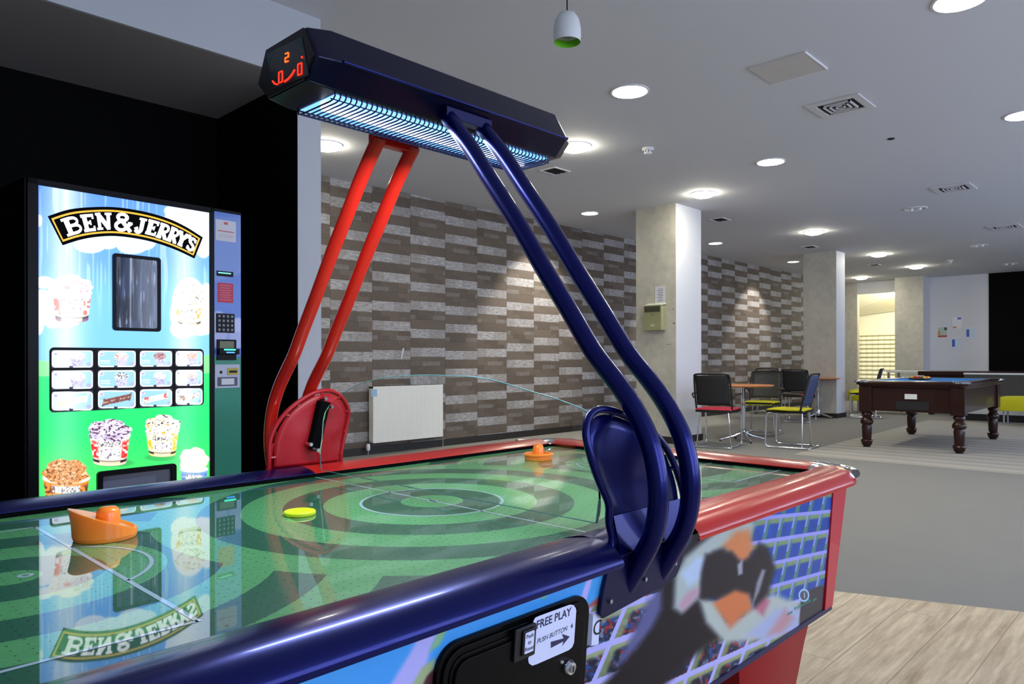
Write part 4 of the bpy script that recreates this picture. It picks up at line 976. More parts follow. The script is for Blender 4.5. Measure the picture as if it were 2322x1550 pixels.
# banner with the arched name
E_blk = mat('banner_black', (5, 5, 7), .6, spec=.05); E_yel = emis('banner_yellow', (240, 190, 30), .85); E_wht = emis('banner_white', (250, 250, 255), 1.15)
btop = [(108, 490), (155, 475), (205, 469.5), (262, 469.5), (325, 479), (378, 494), (420, 513), (460, 538)]
bbot = [(142, 556), (180, 544), (218, 537), (262, 535), (312, 541), (355, 551), (398, 566), (441, 586)]
tp = sm([Vector((a, b, 0)) for a, b in btop], 8); bp = sm([Vector((a, b, 0)) for a, b in bbot], 8)
def bmap(s, t):
    f = min(max(s, 0), 1)*(len(tp)-1); i = min(int(f), len(tp)-2); k = f-i
    a = tp[i].lerp(tp[i+1], k); b = bp[i].lerp(bp[i+1], k); q = a.lerp(b, t); return q.x, q.y
def bstrip(mb, s0, s1, t0, t1, off, m, n=60):
    R = []
    for i in range(n+1):
        s = s0+(s1-s0)*i/n; R.append((mp(*bmap(s, t0), off), mp(*bmap(s, t1), off)))
    for i in range(n): mb.poly([R[i][0], R[i+1][0], R[i+1][1], R[i][1]], m)
mb = MB(); bstrip(mb, 0, 1, 0, 1, .0012, E_blk); bstrip(mb, .022, .978, .10, .90, .0018, E_yel); bstrip(mb, .036, .964, .165, .835, .0024, E_blk)
def bstroke(s0, s1, t0, t1, pts, w, off=.0031):
    """stroke of a letter whose cell runs s0..s1 along and t0..t1 down the banner; pts in 0..1, w relative to cell height"""
    cw = (s1-s0)*352; chh = (t1-t0)*66
    P = [Vector((p[0]*cw, p[1]*chh, 0)) for p in pts]; n = len(P); L_ = []; R__ = []
    for i in range(n):
        a = P[max(i-1, 0)]; b = P[min(i+1, n-1)]; t = (b-a).normalized(); nn = Vector((-t.y, t.x, 0))*w*chh/2
        L_.append(P[i]+nn); R__.append(P[i]-nn)
    def W_(p): return mp(*bmap(s0+p.x/cw*(s1-s0), t0+p.y/chh*(t1-t0)), off)
    for i in range(n-1):
        K = 3
        for j in range(K):
            a, b = j/K, (j+1)/K
            mb.poly([W_(L_[i].lerp(L_[i+1], a)), W_(L_[i].lerp(L_[i+1], b)), W_(R__[i].lerp(R__[i+1], b)), W_(R__[i].lerp(R__[i+1], a))], E_wht)
def cv(cx, cy_, rx, ry, a0, a1, n=8): return [(cx+rx*math.cos(math.radians(a0+(a1-a0)*i/n)), cy_+ry*math.sin(math.radians(a0+(a1-a0)*i/n))) for i in range(n+1)]
def letter(ch, s0, s1, t0, t1):
    g = lambda pts, w=.25: bstroke(s0, s1, t0, t1, pts, w)
    if ch == 'B': g([(.25, 0), (.25, 1)], .30); g([(0, .07), (.5, .07)], .15); g([(0, .93), (.5, .93)], .15); g([(.3, .09)]+cv(.55, .29, .28, .20, -90, 90)+[(.3, .49)], .17); g([(.3, .50)]+cv(.58, .71, .34, .21, -90, 90)+[(.3, .92)], .17)
    if ch == 'E': g([(.28, 0), (.28, 1)], .30); g([(0, .09), (.95, .09)], .18); g([(0, .91), (.98, .91)], .18); g([(.3, .5), (.7, .5)], .16); g([(.9, 0), (.9, .30)], .12); g([(.92, .70), (.92, 1)], .12); g([(.68, .36), (.68, .64)], .10)
    if ch == 'N': g([(.2, 0), (.2, 1)], .2); g([(.8, 0), (.8, 1)], .2); g([(.15, .04), (.82, .96)], .26); g([(0, .07), (.35, .07)], .14); g([(0, .93), (.42, .93)], .14); g([(.6, .07), (1, .07)], .14)
    if ch == '&': g(cv(.45, .26, .24, .17, 60, 400, 12)[:13]+[(.40, .52)], .17); g([(.58, .40), (.30, .50)]+cv(.40, .72, .30, .21, 230, 10, 10)[0:]+[(.95, .5)], .18); g([(.35, .36), (.95, .98)], .20); g([(.75, .52), (1, .52)], .12)
    if ch == 'J': g([(.66, 0), (.66, .62)]+cv(.42, .66, .25, .24, 0, 150), .24); g([(.35, .07), (.98, .07)], .15); g([(.16, .62), (.28, .74)], .22)
    if ch == 'R': g([(.26, 0), (.26, 1)], .28); g([(0, .07), (.55, .07)], .15); g([(0, .93), (.5, .93)], .15); g([(.3, .09)]+cv(.56, .30, .28, .21, -90, 90)+[(.3, .51)], .18); g([(.45, .5), (.88, .95)], .24); g([(.7, .93), (1.02, .93)], .14)
    if ch == 'Y': g([(.12, .04), (.5, .52)], .24); g([(.88, .04), (.5, .52)], .24); g([(.5, .48), (.5, 1)], .26); g([(-.05, .07), (.36, .07)], .14); g([(.64, .07), (1.05, .07)], .14); g([(.26, .93), (.76, .93)], .14)
    if ch == "'": g([(.5, -.04), (.4, .26)], .16)
    if ch == 'S': g(cv(.5, .28, .30, .19, -30, -250, 9)+cv(.5, .72, .32, .21, -70, 160, 9), .20); g([(.80, .06), (.80, .32)], .12); g([(.18, .68), (.18, .95)], .12)
for ch, a, b, t0, t1 in (('B', .075, .195, .22, .80), ('E', .205, .295, .22, .80), ('N', .305, .405, .20, .78), ('&', .42, .525, .16, .82), ('J', .535, .605, .24, .82), ('E', .612, .685, .22, .78), ('R', .690, .768, .22, .80), ('R', .768, .842, .22, .80), ('Y', .835, .905, .22, .80), ("'", .892, .925, .22, .80), ('S', .908, .965, .22, .80)):
    letter(ch, a, b, t0, t1)
mb.build('name_banner', VM)['label'] = 'arched black and gold name banner'

# viewing window
def rectpx(x0, y0, x1, y1, off=0, sl=None):
    """average rectangle (u0,v0,u1,v1) of four photo corners given as (tl,tr,br,bl)"""
    pass
def quadrect(tl, tr, br, bl):
    a, b, c, d = [ml(*q) for q in (tl, tr, br, bl)]
    return (a[0]+d[0])/2, (d[1]+c[1])/2, (b[0]+c[0])/2, (a[1]+b[1])/2
def rframe(name, rc, wd, r, z0, z1, m, parent, inner_r=None):
    u0, v0, u1, v1 = rc; o = rrect(u0, v0, u1, v1, r); i_ = rrect(u0+wd, v0+wd, u1-wd, v1-wd, inner_r or r*.6); n = len(o); mb = MB()
    vs = [mw(p[0], p[1], z1) for p in o]+[mw(p[0], p[1], z1) for p in i_]+[mw(p[0], p[1], z0) for p in o]+[mw(p[0], p[1], z0) for p in i_]
    fs = []
    for k in range(n):
        j = (k+1) % n; fs += [(k, j, n+j, n+k), (2*n+k, 2*n+j, j, k), (n+k, n+j, 3*n+j, 3*n+k)]
    mb.add(vs, fs, m); return mb.build(name, parent, 40)
wr = quadrect((253, 573), (363, 585), (363, 752), (255, 749))
vw = empty('viewing_window'); vw.parent = VM
rframe('frame', wr, .014, .014, .0006, .010, M_frame, vw)
def pane_art(P):
    x, y = proj(P); C = np.zeros((len(x), 3)); C[:] = (44, 62, 104)
    n = vnoise(x/5, y/70, 3); n2 = vnoise(x/2.4, y/45, 8)
    C = blend(C, (120, 138, 178), sst(.5, .8, n)*.55); C = blend(C, (214, 226, 250), sst(.74, .84, n2)*.85); C = blend(C, (14, 20, 40), sst(.6, .3, vnoise(x/9, y/50, 5))*.6)
    C = blend(C, (220, 230, 250), np.exp(-((x-296)/1.6)**2)*.8); C = blend(C, (190, 204, 235), np.exp(-((x-356)/1.8)**2)*.8)
    return C*.9
M_pane = artmat('lit_window_interior', emit=.75, rough=.1)
artgrid('pane', mw(wr[0]+.012, wr[1]+.012, .002), mw(wr[2]-.012, wr[1]+.012, .002), mw(wr[0]+.012, wr[3]-.012, .002), 60, 100, pane_art, M_pane, vw)
# selection buttons: 4 x 3 in a black bezel
gr = quadrect((112, 788), (461, 790), (461, 917), (111, 936))
mb = MB(); mb.prism([mw(p[0], p[1], .0006) for p in rrect(gr[0], gr[1], gr[2], gr[3], .018)], MNv*.006, M_frame); sel = mb.build('selection_panel', VM, 30, bevel=.0015)
cols = [(117, 211), (222, 308), (317, 390.5), (398, 459.5)]; rws = [((793.5, 795), (833, 830)), ((839.5, 838), (881, 874)), ((887.5, 880), (930, 917))]
M_btn = artmat('lit_button_print', emit=1.25, rough=.2)
def btn_art(kind, x0, y0, x1, y1):
    def f(P):
        x, y = proj(P); s = (x-x0)/(x1-x0); t = (y-y0)/(y1-y0)
        C = np.zeros((len(x), 3)); C[:] = (150, 206, 252)
        C = blend(C, (232, 246, 255), (tubes(x)*.95)); 
        X = s*(x1-x0); Y_ = t*(y1-y0); w = x1-x0; h = y1-y0
        C = ell(C, X, Y_, w*.10, h*.22, w*.07, h*.12, (214, 214, 240), .2); C = ell(C, X, Y_, w*.10, h*.22, w*.035, h*.05, (170, 150, 200), .4)
        C = ell(C, X, Y_, w*.90, h*.80, w*.06, h*.11, (176, 176, 214), .2)
        k = (1-sst(.30, .34, s))*sst(.05, .08, s)
        C = blend(C, (226, 236, 252), k*((np.abs(t-.62) < .05)|(np.abs(t-.76) < .04)).astype(float)*.8)
        if kind[0] == 'cup':
            ex = (s-.62)/(.19-.07*np.clip((t-.45)/.5, 0, 1)); ins = (1-sst(.92, 1.05, np.abs(ex)))*sst(.44, .48, t)*(1-sst(.92, .96, t))
            C = blend(C, (206, 206, 236), ins); C = blend(C, (150, 140, 180), ins*sst(.5, .7, vnoise(x/2.2, y/2.2, kind[3]))*.7)
            C = ell(C, s, t, .62, .33, .19, .22, kind[1], .12)
            mk = 1-sst(.9, 1.0, np.hypot((s-.62)/.19, (t-.33)/.22)); C = blend(C, kind[2], mk*sst(.58, .72, vnoise(x/2.6, y/2.2, kind[3]+1)))
        else:
            a = math.radians(-12); xs_ = (s-.5)*w; ys_ = (t-.52)*h; xr = xs_*math.cos(a)-ys_*math.sin(a)*-1*-1; yr = ys_+xs_*.22
            ins = (1-sst(.93, 1, np.abs(xr)/(w*.36)))*(1-sst(.92, 1.02, np.abs(yr)/(h*(.17+.05*(np.abs(xr) > w*.31)))))
            C = blend(C, kind[1], ins); C = blend(C, kind[2], ins*sst(.45, .65, vnoise(x/4, y/2.5, kind[3]))*(np.abs(xr) > w*kind[4]))
            C = blend(C, (240, 220, 210), ins*(np.abs(yr) < h*.05)*sst(.5, .7, vnoise(x/2, y/3, 4))*.6)
        # rounded white border
        bx = np.minimum(s*w, (1-s)*w); by = np.minimum(t*h, (1-t)*h); C = blend(C, (246, 250, 255), 1-sst(1.0, 3.0, np.minimum(bx, by)))
        rr = 9.0; qx = np.maximum(rr-bx, 0); qy = np.maximum(rr-by, 0); out = np.hypot(qx, qy)
        C = blend(C, (10, 12, 22), sst(rr-.8, rr+.6, out)); C = blend(C, (246, 250, 255), sst(rr-3.4, rr-2.2, out)*(1-sst(rr-.8, rr+.6, out)))
        C = blend(C, (22, 34, 60), ((np.abs(s-.47) < .045)&(t > .90)).astype(float))
        return C
    return f
kinds = [('cup', (250, 246, 244), (216, 190, 216), 1), ('cup', (236, 232, 236), (220, 130, 120), 4), ('cup', (190, 140, 136), (120, 66, 62), 7), ('cup', (240, 196, 180), (214, 130, 104), 9),
         ('cup', (250, 244, 250), (240, 200, 214), 12), ('cup', (232, 236, 242), (90, 96, 110), 15), ('cup', (248, 246, 252), (196, 196, 210), 19), ('cup', (250, 248, 250), (226, 170, 150), 23),
         ('bar', (250, 248, 240), (240, 232, 200), 2, .1), ('bar', (142, 84, 66), (104, 54, 44), 5, .0), ('bar', (236, 246, 220), (234, 80, 84), 8, .22), ('bar', (244, 244, 250), (176, 150, 130), 11, .12)]
k = 0
for ri in range(3):
    for cidx, (xa, xb) in enumerate(cols):
        f = (( xa+xb)/2-164)/(429-164); (tl_, tr_), (bl_, br_) = rws[ri]; ya = tl_+(tr_-tl_)*f; yb_ = bl_+(br_-bl_)*f
        u0, v1 = ml(xa, ya, .007); u1, v0 = ml(xb, yb_, .007)
        artgrid('selection_button', mw(u0, v0, .0075), mw(u1, v0, .0075), mw(u0, v1, .0075), 64, 34, btn_art(kinds[k], xa, ya, xb, yb_), M_btn, sel); k += 1
# collection flap
tr = (ml(218, 1070)[0], .29, ml(397, 1052)[0], (ml(230, 1068)[1]+ml(385, 1050)[1])/2)
fl = empty('collection_flap'); fl.parent = VM
rframe('frame', tr, .022, .016, .0006, .016, M_frame, fl)
mb = MB(); mb.box((tr[0]+.02, tr[1]+.02, .001), (tr[2]-.02, tr[3]-.02, .004), mat('flap_smoke', (70, 76, 96), .25, coat=.5), M=MM); mb.box((tr[0]+.02, tr[1]+.02, .004), (tr[2]-.09, tr[3]-.045, .007), mat('flap_inner', (96, 102, 124), .3), M=MM)
mb.build('flap', fl)
# control column
def ctrl_art(P):
    x, y = proj(P); C = np.zeros((len(x), 3)); C[:] = (122, 150, 214)
    C = blend(C, (86, 126, 206), 1-sst(478, 505, y)); C = blend(C, (96, 132, 214), sst(622, 634, y+(x-520)*.3)*(1-sst(745, 760, y)))
    C = ell(C, x, y, 495, 745, 22, 40, (190, 200, 240), .1); C = ell(C, x, y, 540, 760, 20, 40, (190, 200, 240), .1)
    C = blend(C, (160, 172, 224), sst(748, 756, y)*.6); C = blend(C, (84, 120, 206), sst(786, 792, y)); C = blend(C, (20, 132, 104), sst(806, 812, y)); C = blend(C, (10, 118, 92), sst(880, 960, y))
    return C
M_ctrl = artmat('control_print', rough=.3, spec=.4)
cvT = (ml(485, 476)[1]+ml(545, 487)[1])/2
mb = MB(); mb.box((cL, .30, -.010), (cR, cvT, .004), M_frame, M=MM); cc = mb.build('control_column', VM)
artgrid('control_sheet', mw(cL, .30, .0045), mw(cR, .30, .0045), mw(cL, cvT, .0045), 40, 360, ctrl_art, M_ctrl, cc)
def cplate(name, px0, y0, px1, y1, m, d0=.005, d1=.007, par=None, r=.002, slope=.15):
    u0, v1 = ml(px0, y0, d1); u1, v0 = ml(px1, y1, d1); mb = MB(); mb.prism([mw(p[0], p[1], d0) for p in rrect(u0, v0, u1, v1, r)], MNv*(d1-d0), m)
    return mb.build(name, par or cc), (u0, v0, u1, v1)
M_note = mat('notice_paper', (206, 206, 214), .6)
nt, rc = cplate('notice', 489, 496, 535, 550, M_note, .005, .0056)
mb = MB(); M_redink = mat('red_ink', (190, 90, 100), .6)
for f, w_, h_ in ((.80, .2, .12), (.45, .8, .045), (.2, .7, .012), (.28, .7, .012)):
    cu_ = (rc[0]+rc[2])/2; W2 = (rc[2]-rc[0])*w_/2; vv_ = rc[1]+(rc[3]-rc[1])*f; mb.poly([mw(cu_-W2, vv_, .0058), mw(cu_+W2, vv_, .0058), mw(cu_+W2, vv_+h_*.1, .0058), mw(cu_-W2, vv_+h_*.1, .0058)], M_redink)
mb.build('notice_print', nt)
ds, rc = cplate('text_display', 492, 613, 529, 628, M_frame, .005, .008)
mb = MB(); mb.box((rc[0]+.006, (rc[1]+rc[3])/2, .0081), (rc[2]-.012, rc[3]-.006, .0085), emis('lcd_teal', (120, 226, 214), .9), M=MM); mb.build('lit_characters', ds)
stk, rc = cplate('red_sticker', 493.5, 640, 529, 687, mat('sticker_red', (190, 44, 74), .5), .005, .0056)
mb = MB()
for i in range(7):
    vv_ = rc[3]-(rc[3]-rc[1])*(.12+.12*i); W2 = (rc[2]-rc[0])*(.3 if i % 2 else .38); cu_ = (rc[0]+rc[2])/2; mb.box((cu_-W2, vv_, .0057), (cu_+W2, vv_-.002, .0059), mat('sticker_pale', (226, 150, 168), .6), M=MM)
mb.build('sticker_print', stk)
kp, rc = cplate('keypad', 491, 709.5, 532, 754.5, M_frame, .005, .009)
for i in range(4):
    for j in range(4):
        a = rc[0]+(rc[2]-rc[0])*(.06+.235*i); b = rc[3]-(rc[3]-rc[1])*(.06+.235*j); s_k = (rc[2]-rc[0])*.17
        mb = MB(); mb.box((a+.002, b-.002, .009), (a+s_k*.9, b-s_k*.9, .0115), mat('key_grey', (120, 124, 136), .5), M=MM); mb.build('key', kp, bevel=.0008)
cd, rc = cplate('card_reader', 493, 769, 536, 816, M_frame, .005, .012)
u0, v0, u1, v1 = rc; h_ = v1-v0
mb = MB(); mb.box((u0+.012, v1-h_*.08, .0121), (u1-.012, v1-h_*.42, .0126), mat('reader_label', (110, 116, 88), .5), M=MM); mb.build('reader_label', cd)
mb = MB(); mb.box((u0-.001, v0+h_*.28, .012), (u1+.006, v0+h_*.55, .034), M_frame, M=MM); mb.build('reader_mouth', cd, bevel=.003)
mb = MB(); mb.box((u0+.022, v0+h_*.47, .0342), (u1-.016, v0+h_*.54, .0348), emis('green_led', (40, 240, 190), 2.2), M=MM); mb.box((u0+.034, v0+h_*.34, .0342), (u1-.022, v0+h_*.40, .0348), emis('blue_led', (60, 140, 255), 2.0), M=MM); mb.build('reader_lights', cd)
cp_, rc = cplate('coin_plate', 487.5, 826, 543.5, 878, mat('coin_plate_grey', (176, 182, 202), .4), .005, .010)
u0, v0, u1, v1 = rc; W2 = u1-u0; h_ = v1-v0
mb = MB(); mb.box((u0+W2*.5, v1-h_*.15, .0101), (u1-W2*.07, v1-h_*.45, .013), mat('coin_yellow', (176, 160, 60), .5), M=MM); mb.box((u0+W2*.56, v1-h_*.26, .0131), (u1-W2*.12, v1-h_*.36, .0135), M_dark, M=MM)
mb.box((u0+W2*.10, v0+h_*.08, .0101), (u1-W2*.10, v0+h_*.46, .012), mat('coin_return_dark', (62, 68, 84), .4), M=MM); mb.box((u0+W2*.24, v0+h_*.14, .0121), (u1-W2*.24, v0+h_*.40, .014), MATS['notice_paper'], M=MM)
mb.lathe([(.0075, .010), (.0065, .012), (.001, .012)], M_dark, M=MM@Matrix.Translation((u0+W2*.24, v1-h_*.33, 0)), n=16)
mb.build('coin_slot', cp_)

# ================================================================== RADIATOR, WALL AND COLUMN FITTINGS
rad = empty('radiator', (5.35, YB, 0)); tag(rad, 'white panel radiator low on the brick-patterned wall', 'radiator')
M_rad = mat('radiator_white', (232, 230, 224), .4, coat=.2, var=.02); RX0, RX1, RZ0, RZ1 = -.51, .515, .135, .77
mb = MB(); W_ = RX1-RX0; N = 34
prof = []
for i in range(N*4+1):
    t = i/(N*4); ph = (t*N) % 1; d = .0035*(1 if .25 < ph < .75 else 0); prof.append((RX0+W_*t, -.105-d))
mb.loft([[Vector((x, y, RZ0)) for x, y in prof]+[Vector((RX1, -.09, RZ0)), Vector((RX0, -.09, RZ0))], [Vector((x, y, RZ1-.02)) for x, y in prof]+[Vector((RX1, -.09, RZ1-.02)), Vector((RX0, -.09, RZ1-.02))]], M_rad)
mb.build('front_panel', rad)
mb = MB(); mb.box((RX0, -.04, RZ0), (RX1, -.03, RZ1-.02), M_rad); mb.build('back_panel', rad)
for sx in (RX0-.004, RX1): 
    mb = MB(); mb.box((sx, -.107, RZ0+.01), (sx+.004, -.028, RZ1), M_rad); mb.build('side_cover', rad)
mb = MB(); mb.box((RX0-.004, -.108, RZ1-.02), (RX1+.004, -.026, RZ1), M_rad); 
for i in range(40): mb.box((RX0+.02+i*.0248, -.095, RZ1), (RX0+.034+i*.0248, -.04, RZ1+.0008), M_dark)
mb.build('top_grille', rad, bevel=.001)
mb = MB(); mb.tube([(RX0-.03, -.07, .17), (RX0, -.07, .17)], .012, M_chrome, 12); mb.lathe([(.016, 0), (.022, .02), (.022, .06), (.016, .075), (.001, .078)], M_trim, M=Matrix.Translation((RX0-.045, -.07, .13))@Matrix.Rotation(math.radians(180), 4, 'X')@Matrix.Rotation(0, 4, 'Y'), n=18)
mb.tube([(RX0-.045, -.07, .13), (RX0-.045, -.07, .0)], .0075, M_steel, 10); mb.build('valve', rad, 40)
mb = MB(); mb.tube([(RX1, -.07, .17), (RX1+.03, -.07, .17), (RX1+.03, -.07, 0)], .0075, M_steel, 10); mb.lathe([(.001, 0), (.02, .004), (.024, .02), (.024, .05), (.001, .055)], M_trim, M=Matrix.Translation((RX1+.005, -.07, .26)), n=18); mb.build('return_pipe', rad, 40)
mb = MB(); mb.box((RX0-.03, -.109, RZ1-.11), (RX0+.05, -.1085, RZ1-.03), mat('label_blue', (150, 184, 214), .5)); mb.build('rating_label', rad)
p = py_(915, 790, YB-.001); q = py_(911, 812, YB-.001)
mb = MB(); mb.prism([(p.x+.01, YB-.002, p.z+.01), (p.x-.012, YB-.002, p.z), (q.x-.01, YB-.002, q.z-.01), (q.x+.004, YB-.002, q.z)], (0, .0015, 0), M_note)
tag(mb.build('paper_scrap'), 'small torn white paper scrap stuck on the wallpaper above the radiator', 'paper')

# post box on the first column
pb = empty('post_box', (8.106, 5.15, 1.445)); tag(pb, 'olive metal post box mounted on the first column', 'post box')
M_olive = mat('olive_metal', (150, 150, 112), .45, var=.04)
mb = MB(); mb.box((-.105, -.13, 0), (0, .13, .315), M_olive); mb.build('body', pb, bevel=.004)
mb = MB(); mb.loft([[(-.118, -.134, .315), (0, -.134, .335), (0, .134, .335), (-.118, .134, .315)], [(-.118, -.134, .325), (0, -.134, .352), (0, .134, .352), (-.118, .134, .325)]], mat('olive_pale', (206, 206, 186), .4)); mb.build('lid', pb)
mb = MB(); mb.loft([[(-.112, -.115, .235), (-.112, .115, .235), (-.106, .115, .235), (-.106, -.115, .235)], [(-.124, -.115, .30), (-.124, .115, .30), (-.112, .115, .305), (-.112, -.115, .305)]], mat('olive_dark', (70, 70, 52), .5)); mb.build('letter_flap', pb)
mb = MB(); mb.tube([(-.105, 0, .20), (-.113, 0, .20)], .009, M_chrome, 14); mb.build('lock', pb, 40)
mb = MB(); mb.box((-.1065, -.03, .05), (-.105, .03, .075), mat('olive_pale2', (196, 196, 176), .4)); mb.build('name_plate', pb)
nt = empty('notice', (8.104, 5.10, 1.79)); tag(nt, 'small white printed notice fixed above the post box on the first column', 'notice')
mb = MB(); mb.box((-.004, -.075, 0), (-.002, .075, .225), M_note); mb.build('sheet', nt)
mb = MB(); M_ink2 = mat('blue_ink', (70, 84, 130), .6)
for i in range(8): mb.box((-.0045, -.05+(i % 3)*.006, .03+i*.022), (-.0041, .045-(i % 2)*.02, .036+i*.022), M_ink2)
mb.build('printed_lines', nt)
mb = MB(); mb.box((8.105, 4.94, 1.26), (8.1055, 5.02, 1.267), mat('scuff', (120, 116, 104), .8)); mb.box((8.105, 4.90, 1.70), (8.1055, 4.92, 1.715), MATS['scuff']); mb.box((8.105, 4.885, 1.52), (8.1055, 4.915, 1.54), MATS['scuff'])
struct(mb.build('trim_20'))
# framed papers on the end wall
for i, (y0, y1, z0, z1, kind, lab) in enumerate(((4.49, 4.73, 1.57, 1.87, 0, 'orange and green framed poster, leftmost of the four papers on the end wall'), (4.19, 4.42, 1.77, 2.10, 1, 'white framed paper with a purple mark, topmost on the end wall'),
        (3.92, 4.13, 1.54, 1.83, 2, 'white framed paper with a blue stripe, rightmost on the end wall'), (4.20, 4.43, 1.31, 1.60, 2, 'white framed paper with a blue stripe, lowest on the end wall'))):
    e = empty('framed_paper', (XE-.001, (y0+y1)/2, z0)); tag(e, lab, 'framed paper', 'papers on the end wall'); w = (y1-y0)/2; h = z1-z0
    mb = MB(); mb.box((-.008, -w, 0), (0, w, h), mat('clear_frame', (208, 210, 220), .3)); mb.build('frame', e, bevel=.002)
    mb = MB(); X_ = -.0085
    bg = ((170, 190, 176), (222, 222, 230), (196, 208, 226))[kind]; mb.box((X_, -w*.82, h*.1), (X_-.0004, w*.82, h*.9), mat('sheet%d' % kind, bg, .5))
    if kind == 0:
        mb.box((X_-.0005, -w*.8, h*.1), (X_-.001, w*.8, h*.26), mat('rust', (180, 84, 56), .5)); mb.box((X_-.0005, w*.4, h*.3), (X_-.001, w*.8, h*.6), mat('ochre', (190, 130, 70), .5)); mb.box((X_-.0005, -w*.8, h*.66), (X_-.001, -w*.3, h*.88), mat('darkgreen', (60, 70, 60), .5))
    elif kind == 1:
        mb.box((X_-.0005, -w*.75, h*.74), (X_-.001, -w*.1, h*.88), mat('violet', (80, 84, 170), .5)); mb.box((X_-.0005, w*.1, h*.12), (X_-.001, w*.75, h*.24), mat('orange_ink', (200, 130, 80), .5))
    else: mb.box((X_-.0005, w*.28, h*.2), (X_-.001, w*.82, h*.8), mat('stripe_blue', (52, 100, 180), .5))
    mb.build('printed_sheet', e)

# ================================================================== CAFE CHAIRS AND ROUND TABLES
M_mesh = mat('black_mesh_fabric', (30, 31, 31), .75, var=.3, ns=120)
M_grey = mat('grey_back', (58, 58, 56), .6, var=.1)
FAB = {'red': mat('red_seat_fabric', (196, 44, 66), .85, ns=60), 'yellow': mat('yellow_seat_fabric', (206, 200, 24), .85, ns=60)}
M_tblue = mat('blue_grey_back', (56, 68, 104), .6, var=.1)
def make_chair(colour, back=None):
    e = empty('cafe_chair'); w = .24; back = back or M_mesh
    mb = MB(); rings = []
    for y, z, hw in ((-.22, .455, .205), (-.20, .475, .215), (-.05, .472, .225), (.12, .478, .225), (.20, .470, .215), (.225, .450, .20)):
        rings.append([(-hw, y, z-.02), (hw, y, z-.02), (hw+.006, y, z-.008), (hw-.015, y, z), (0, y, z+.004), (-hw+.015, y, z), (-hw-.006, y, z-.008)])
    mb.loft(rings, FAB[colour]); mb.build('seat', e, 50)
    mb = MB(); rings = []
    for y, z, hw in ((-.235, .44, .19), (-.21, .43, .22), (0, .425, .23), (.20, .432, .22), (.232, .448, .195)):
        rings.append([(-hw, y, z-.004), (hw, y, z-.004), (hw+.008, y, z+.018), (-hw-.008, y, z+.018)])
    mb.loft(rings, M_blackmat); mb.build('seat_shell', e, 40)
    # curved back: panel in a frame, leaning slightly
    def bp(x, t): z = .475+.415*t; return Vector((x*(1-.02*t), -.225-.075*t*t-.035*t+.04*(x/.22)**2-.02*math.sin(t*math.pi), z))
    mb = MB(); nx, nz = 10, 8
    V = [bp(-.205+.41*i/nx, .09+.87*j/nz) for j in range(nz+1) for i in range(nx+1)]
    mb.add(V, [(j*(nx+1)+i, j*(nx+1)+i+1, (j+1)*(nx+1)+i+1, (j+1)*(nx+1)+i) for j in range(nz) for i in range(nx)], back)
    o = mb.build('backrest', e, 60); md = o.modifiers.new('t', 'SOLIDIFY'); md.thickness = .006
    pts = [bp(-.215, -.06), bp(-.22, .15), bp(-.222, .5), bp(-.216, .9), bp(-.19, .995), bp(0, 1.01), bp(.19, .995), bp(.216, .9), bp(.222, .5), bp(.22, .15), bp(.215, -.06)]
    mb = MB(); mb.tube(sm(pts, 4), .012, M_blackmat, 8); mb.build('back_frame', e, 60)
    for s in (-1, 1):
        mb = MB(); mb.tube(sm([(s*.232, -.235, .60), (s*.262, -.20, .645), (s*.266, -.05, .655), (s*.262, .05, .650)], 4), [.010]*4+[.013]*9, M_blackmat, 8); mb.build('armrest', e, 60)
        mb = MB(); P = sm([(s*.19, -.05, .425), (s*.215, .16, .425), (s*.222, .205, .40), (s*.222, .215, .36), (s*.222, .225, .08), (s*.222, .215, .03), (s*.222, .18, .0125), (s*.222, -.05, .0125), (s*.222, -.26, .0125)], 4)
        mb.tube(P, .0115, M_chrome, 10); mb.build('leg', e, 60)
        mb = MB(); mb.tube(sm([(s*.17, -.19, .43), (s*.185, -.195, .30), (s*.205, -.20, .06), (s*.215, -.19, .014)], 4), .009, M_chrome, 8); mb.build('rear_strut', e, 60)
    mb = MB(); mb.tube(sm([(-.222, -.26, .0125), (-.21, -.285, .0125), (0, -.29, .0125), (.21, -.285, .0125), (.222, -.26, .0125)], 4), .0115, M_chrome, 10); mb.build('base_bar', e, 60)
    return e
def place(e, x, y, rz, lab):
    e.location = (x, y, 0); e.rotation_euler = (0, 0, math.radians(rz)); tag(e, lab, 'chair', 'cafe chairs around the round tables')
place(make_chair('red'), 8.28, 4.38, -90+12, 'black mesh back chair with a red seat, nearest the first column')
place(make_chair('yellow', M_tblue), 8.78, 3.70, 8, 'yellow seated chair seen from the side, right of the nearest round table')
place(make_chair('yellow', M_grey), 10.0, 4.62, 100, 'yellow seated chair with a plain grey back behind the nearest round table, facing the camera')
place(make_chair('red'), 12.55, 5.12, -90+8, 'black mesh back chair with a red seat, in front of the farther round table')
place(make_chair('yellow', M_tblue), 14.25, 4.62, 20, 'yellow seated dark backed chair just left of the pool table')
place(make_chair('yellow'), 14.75, 5.45, 180, 'yellow seated chair behind the farther round table, mostly hidden by another chair')
place(make_chair('red', M_grey), 14.0, 6.32, 120, 'farthest grey backed chair close to the brick wallpaper')
M_beech = mat('beech_top', (206, 132, 78), .4, var=.06, ns=6)
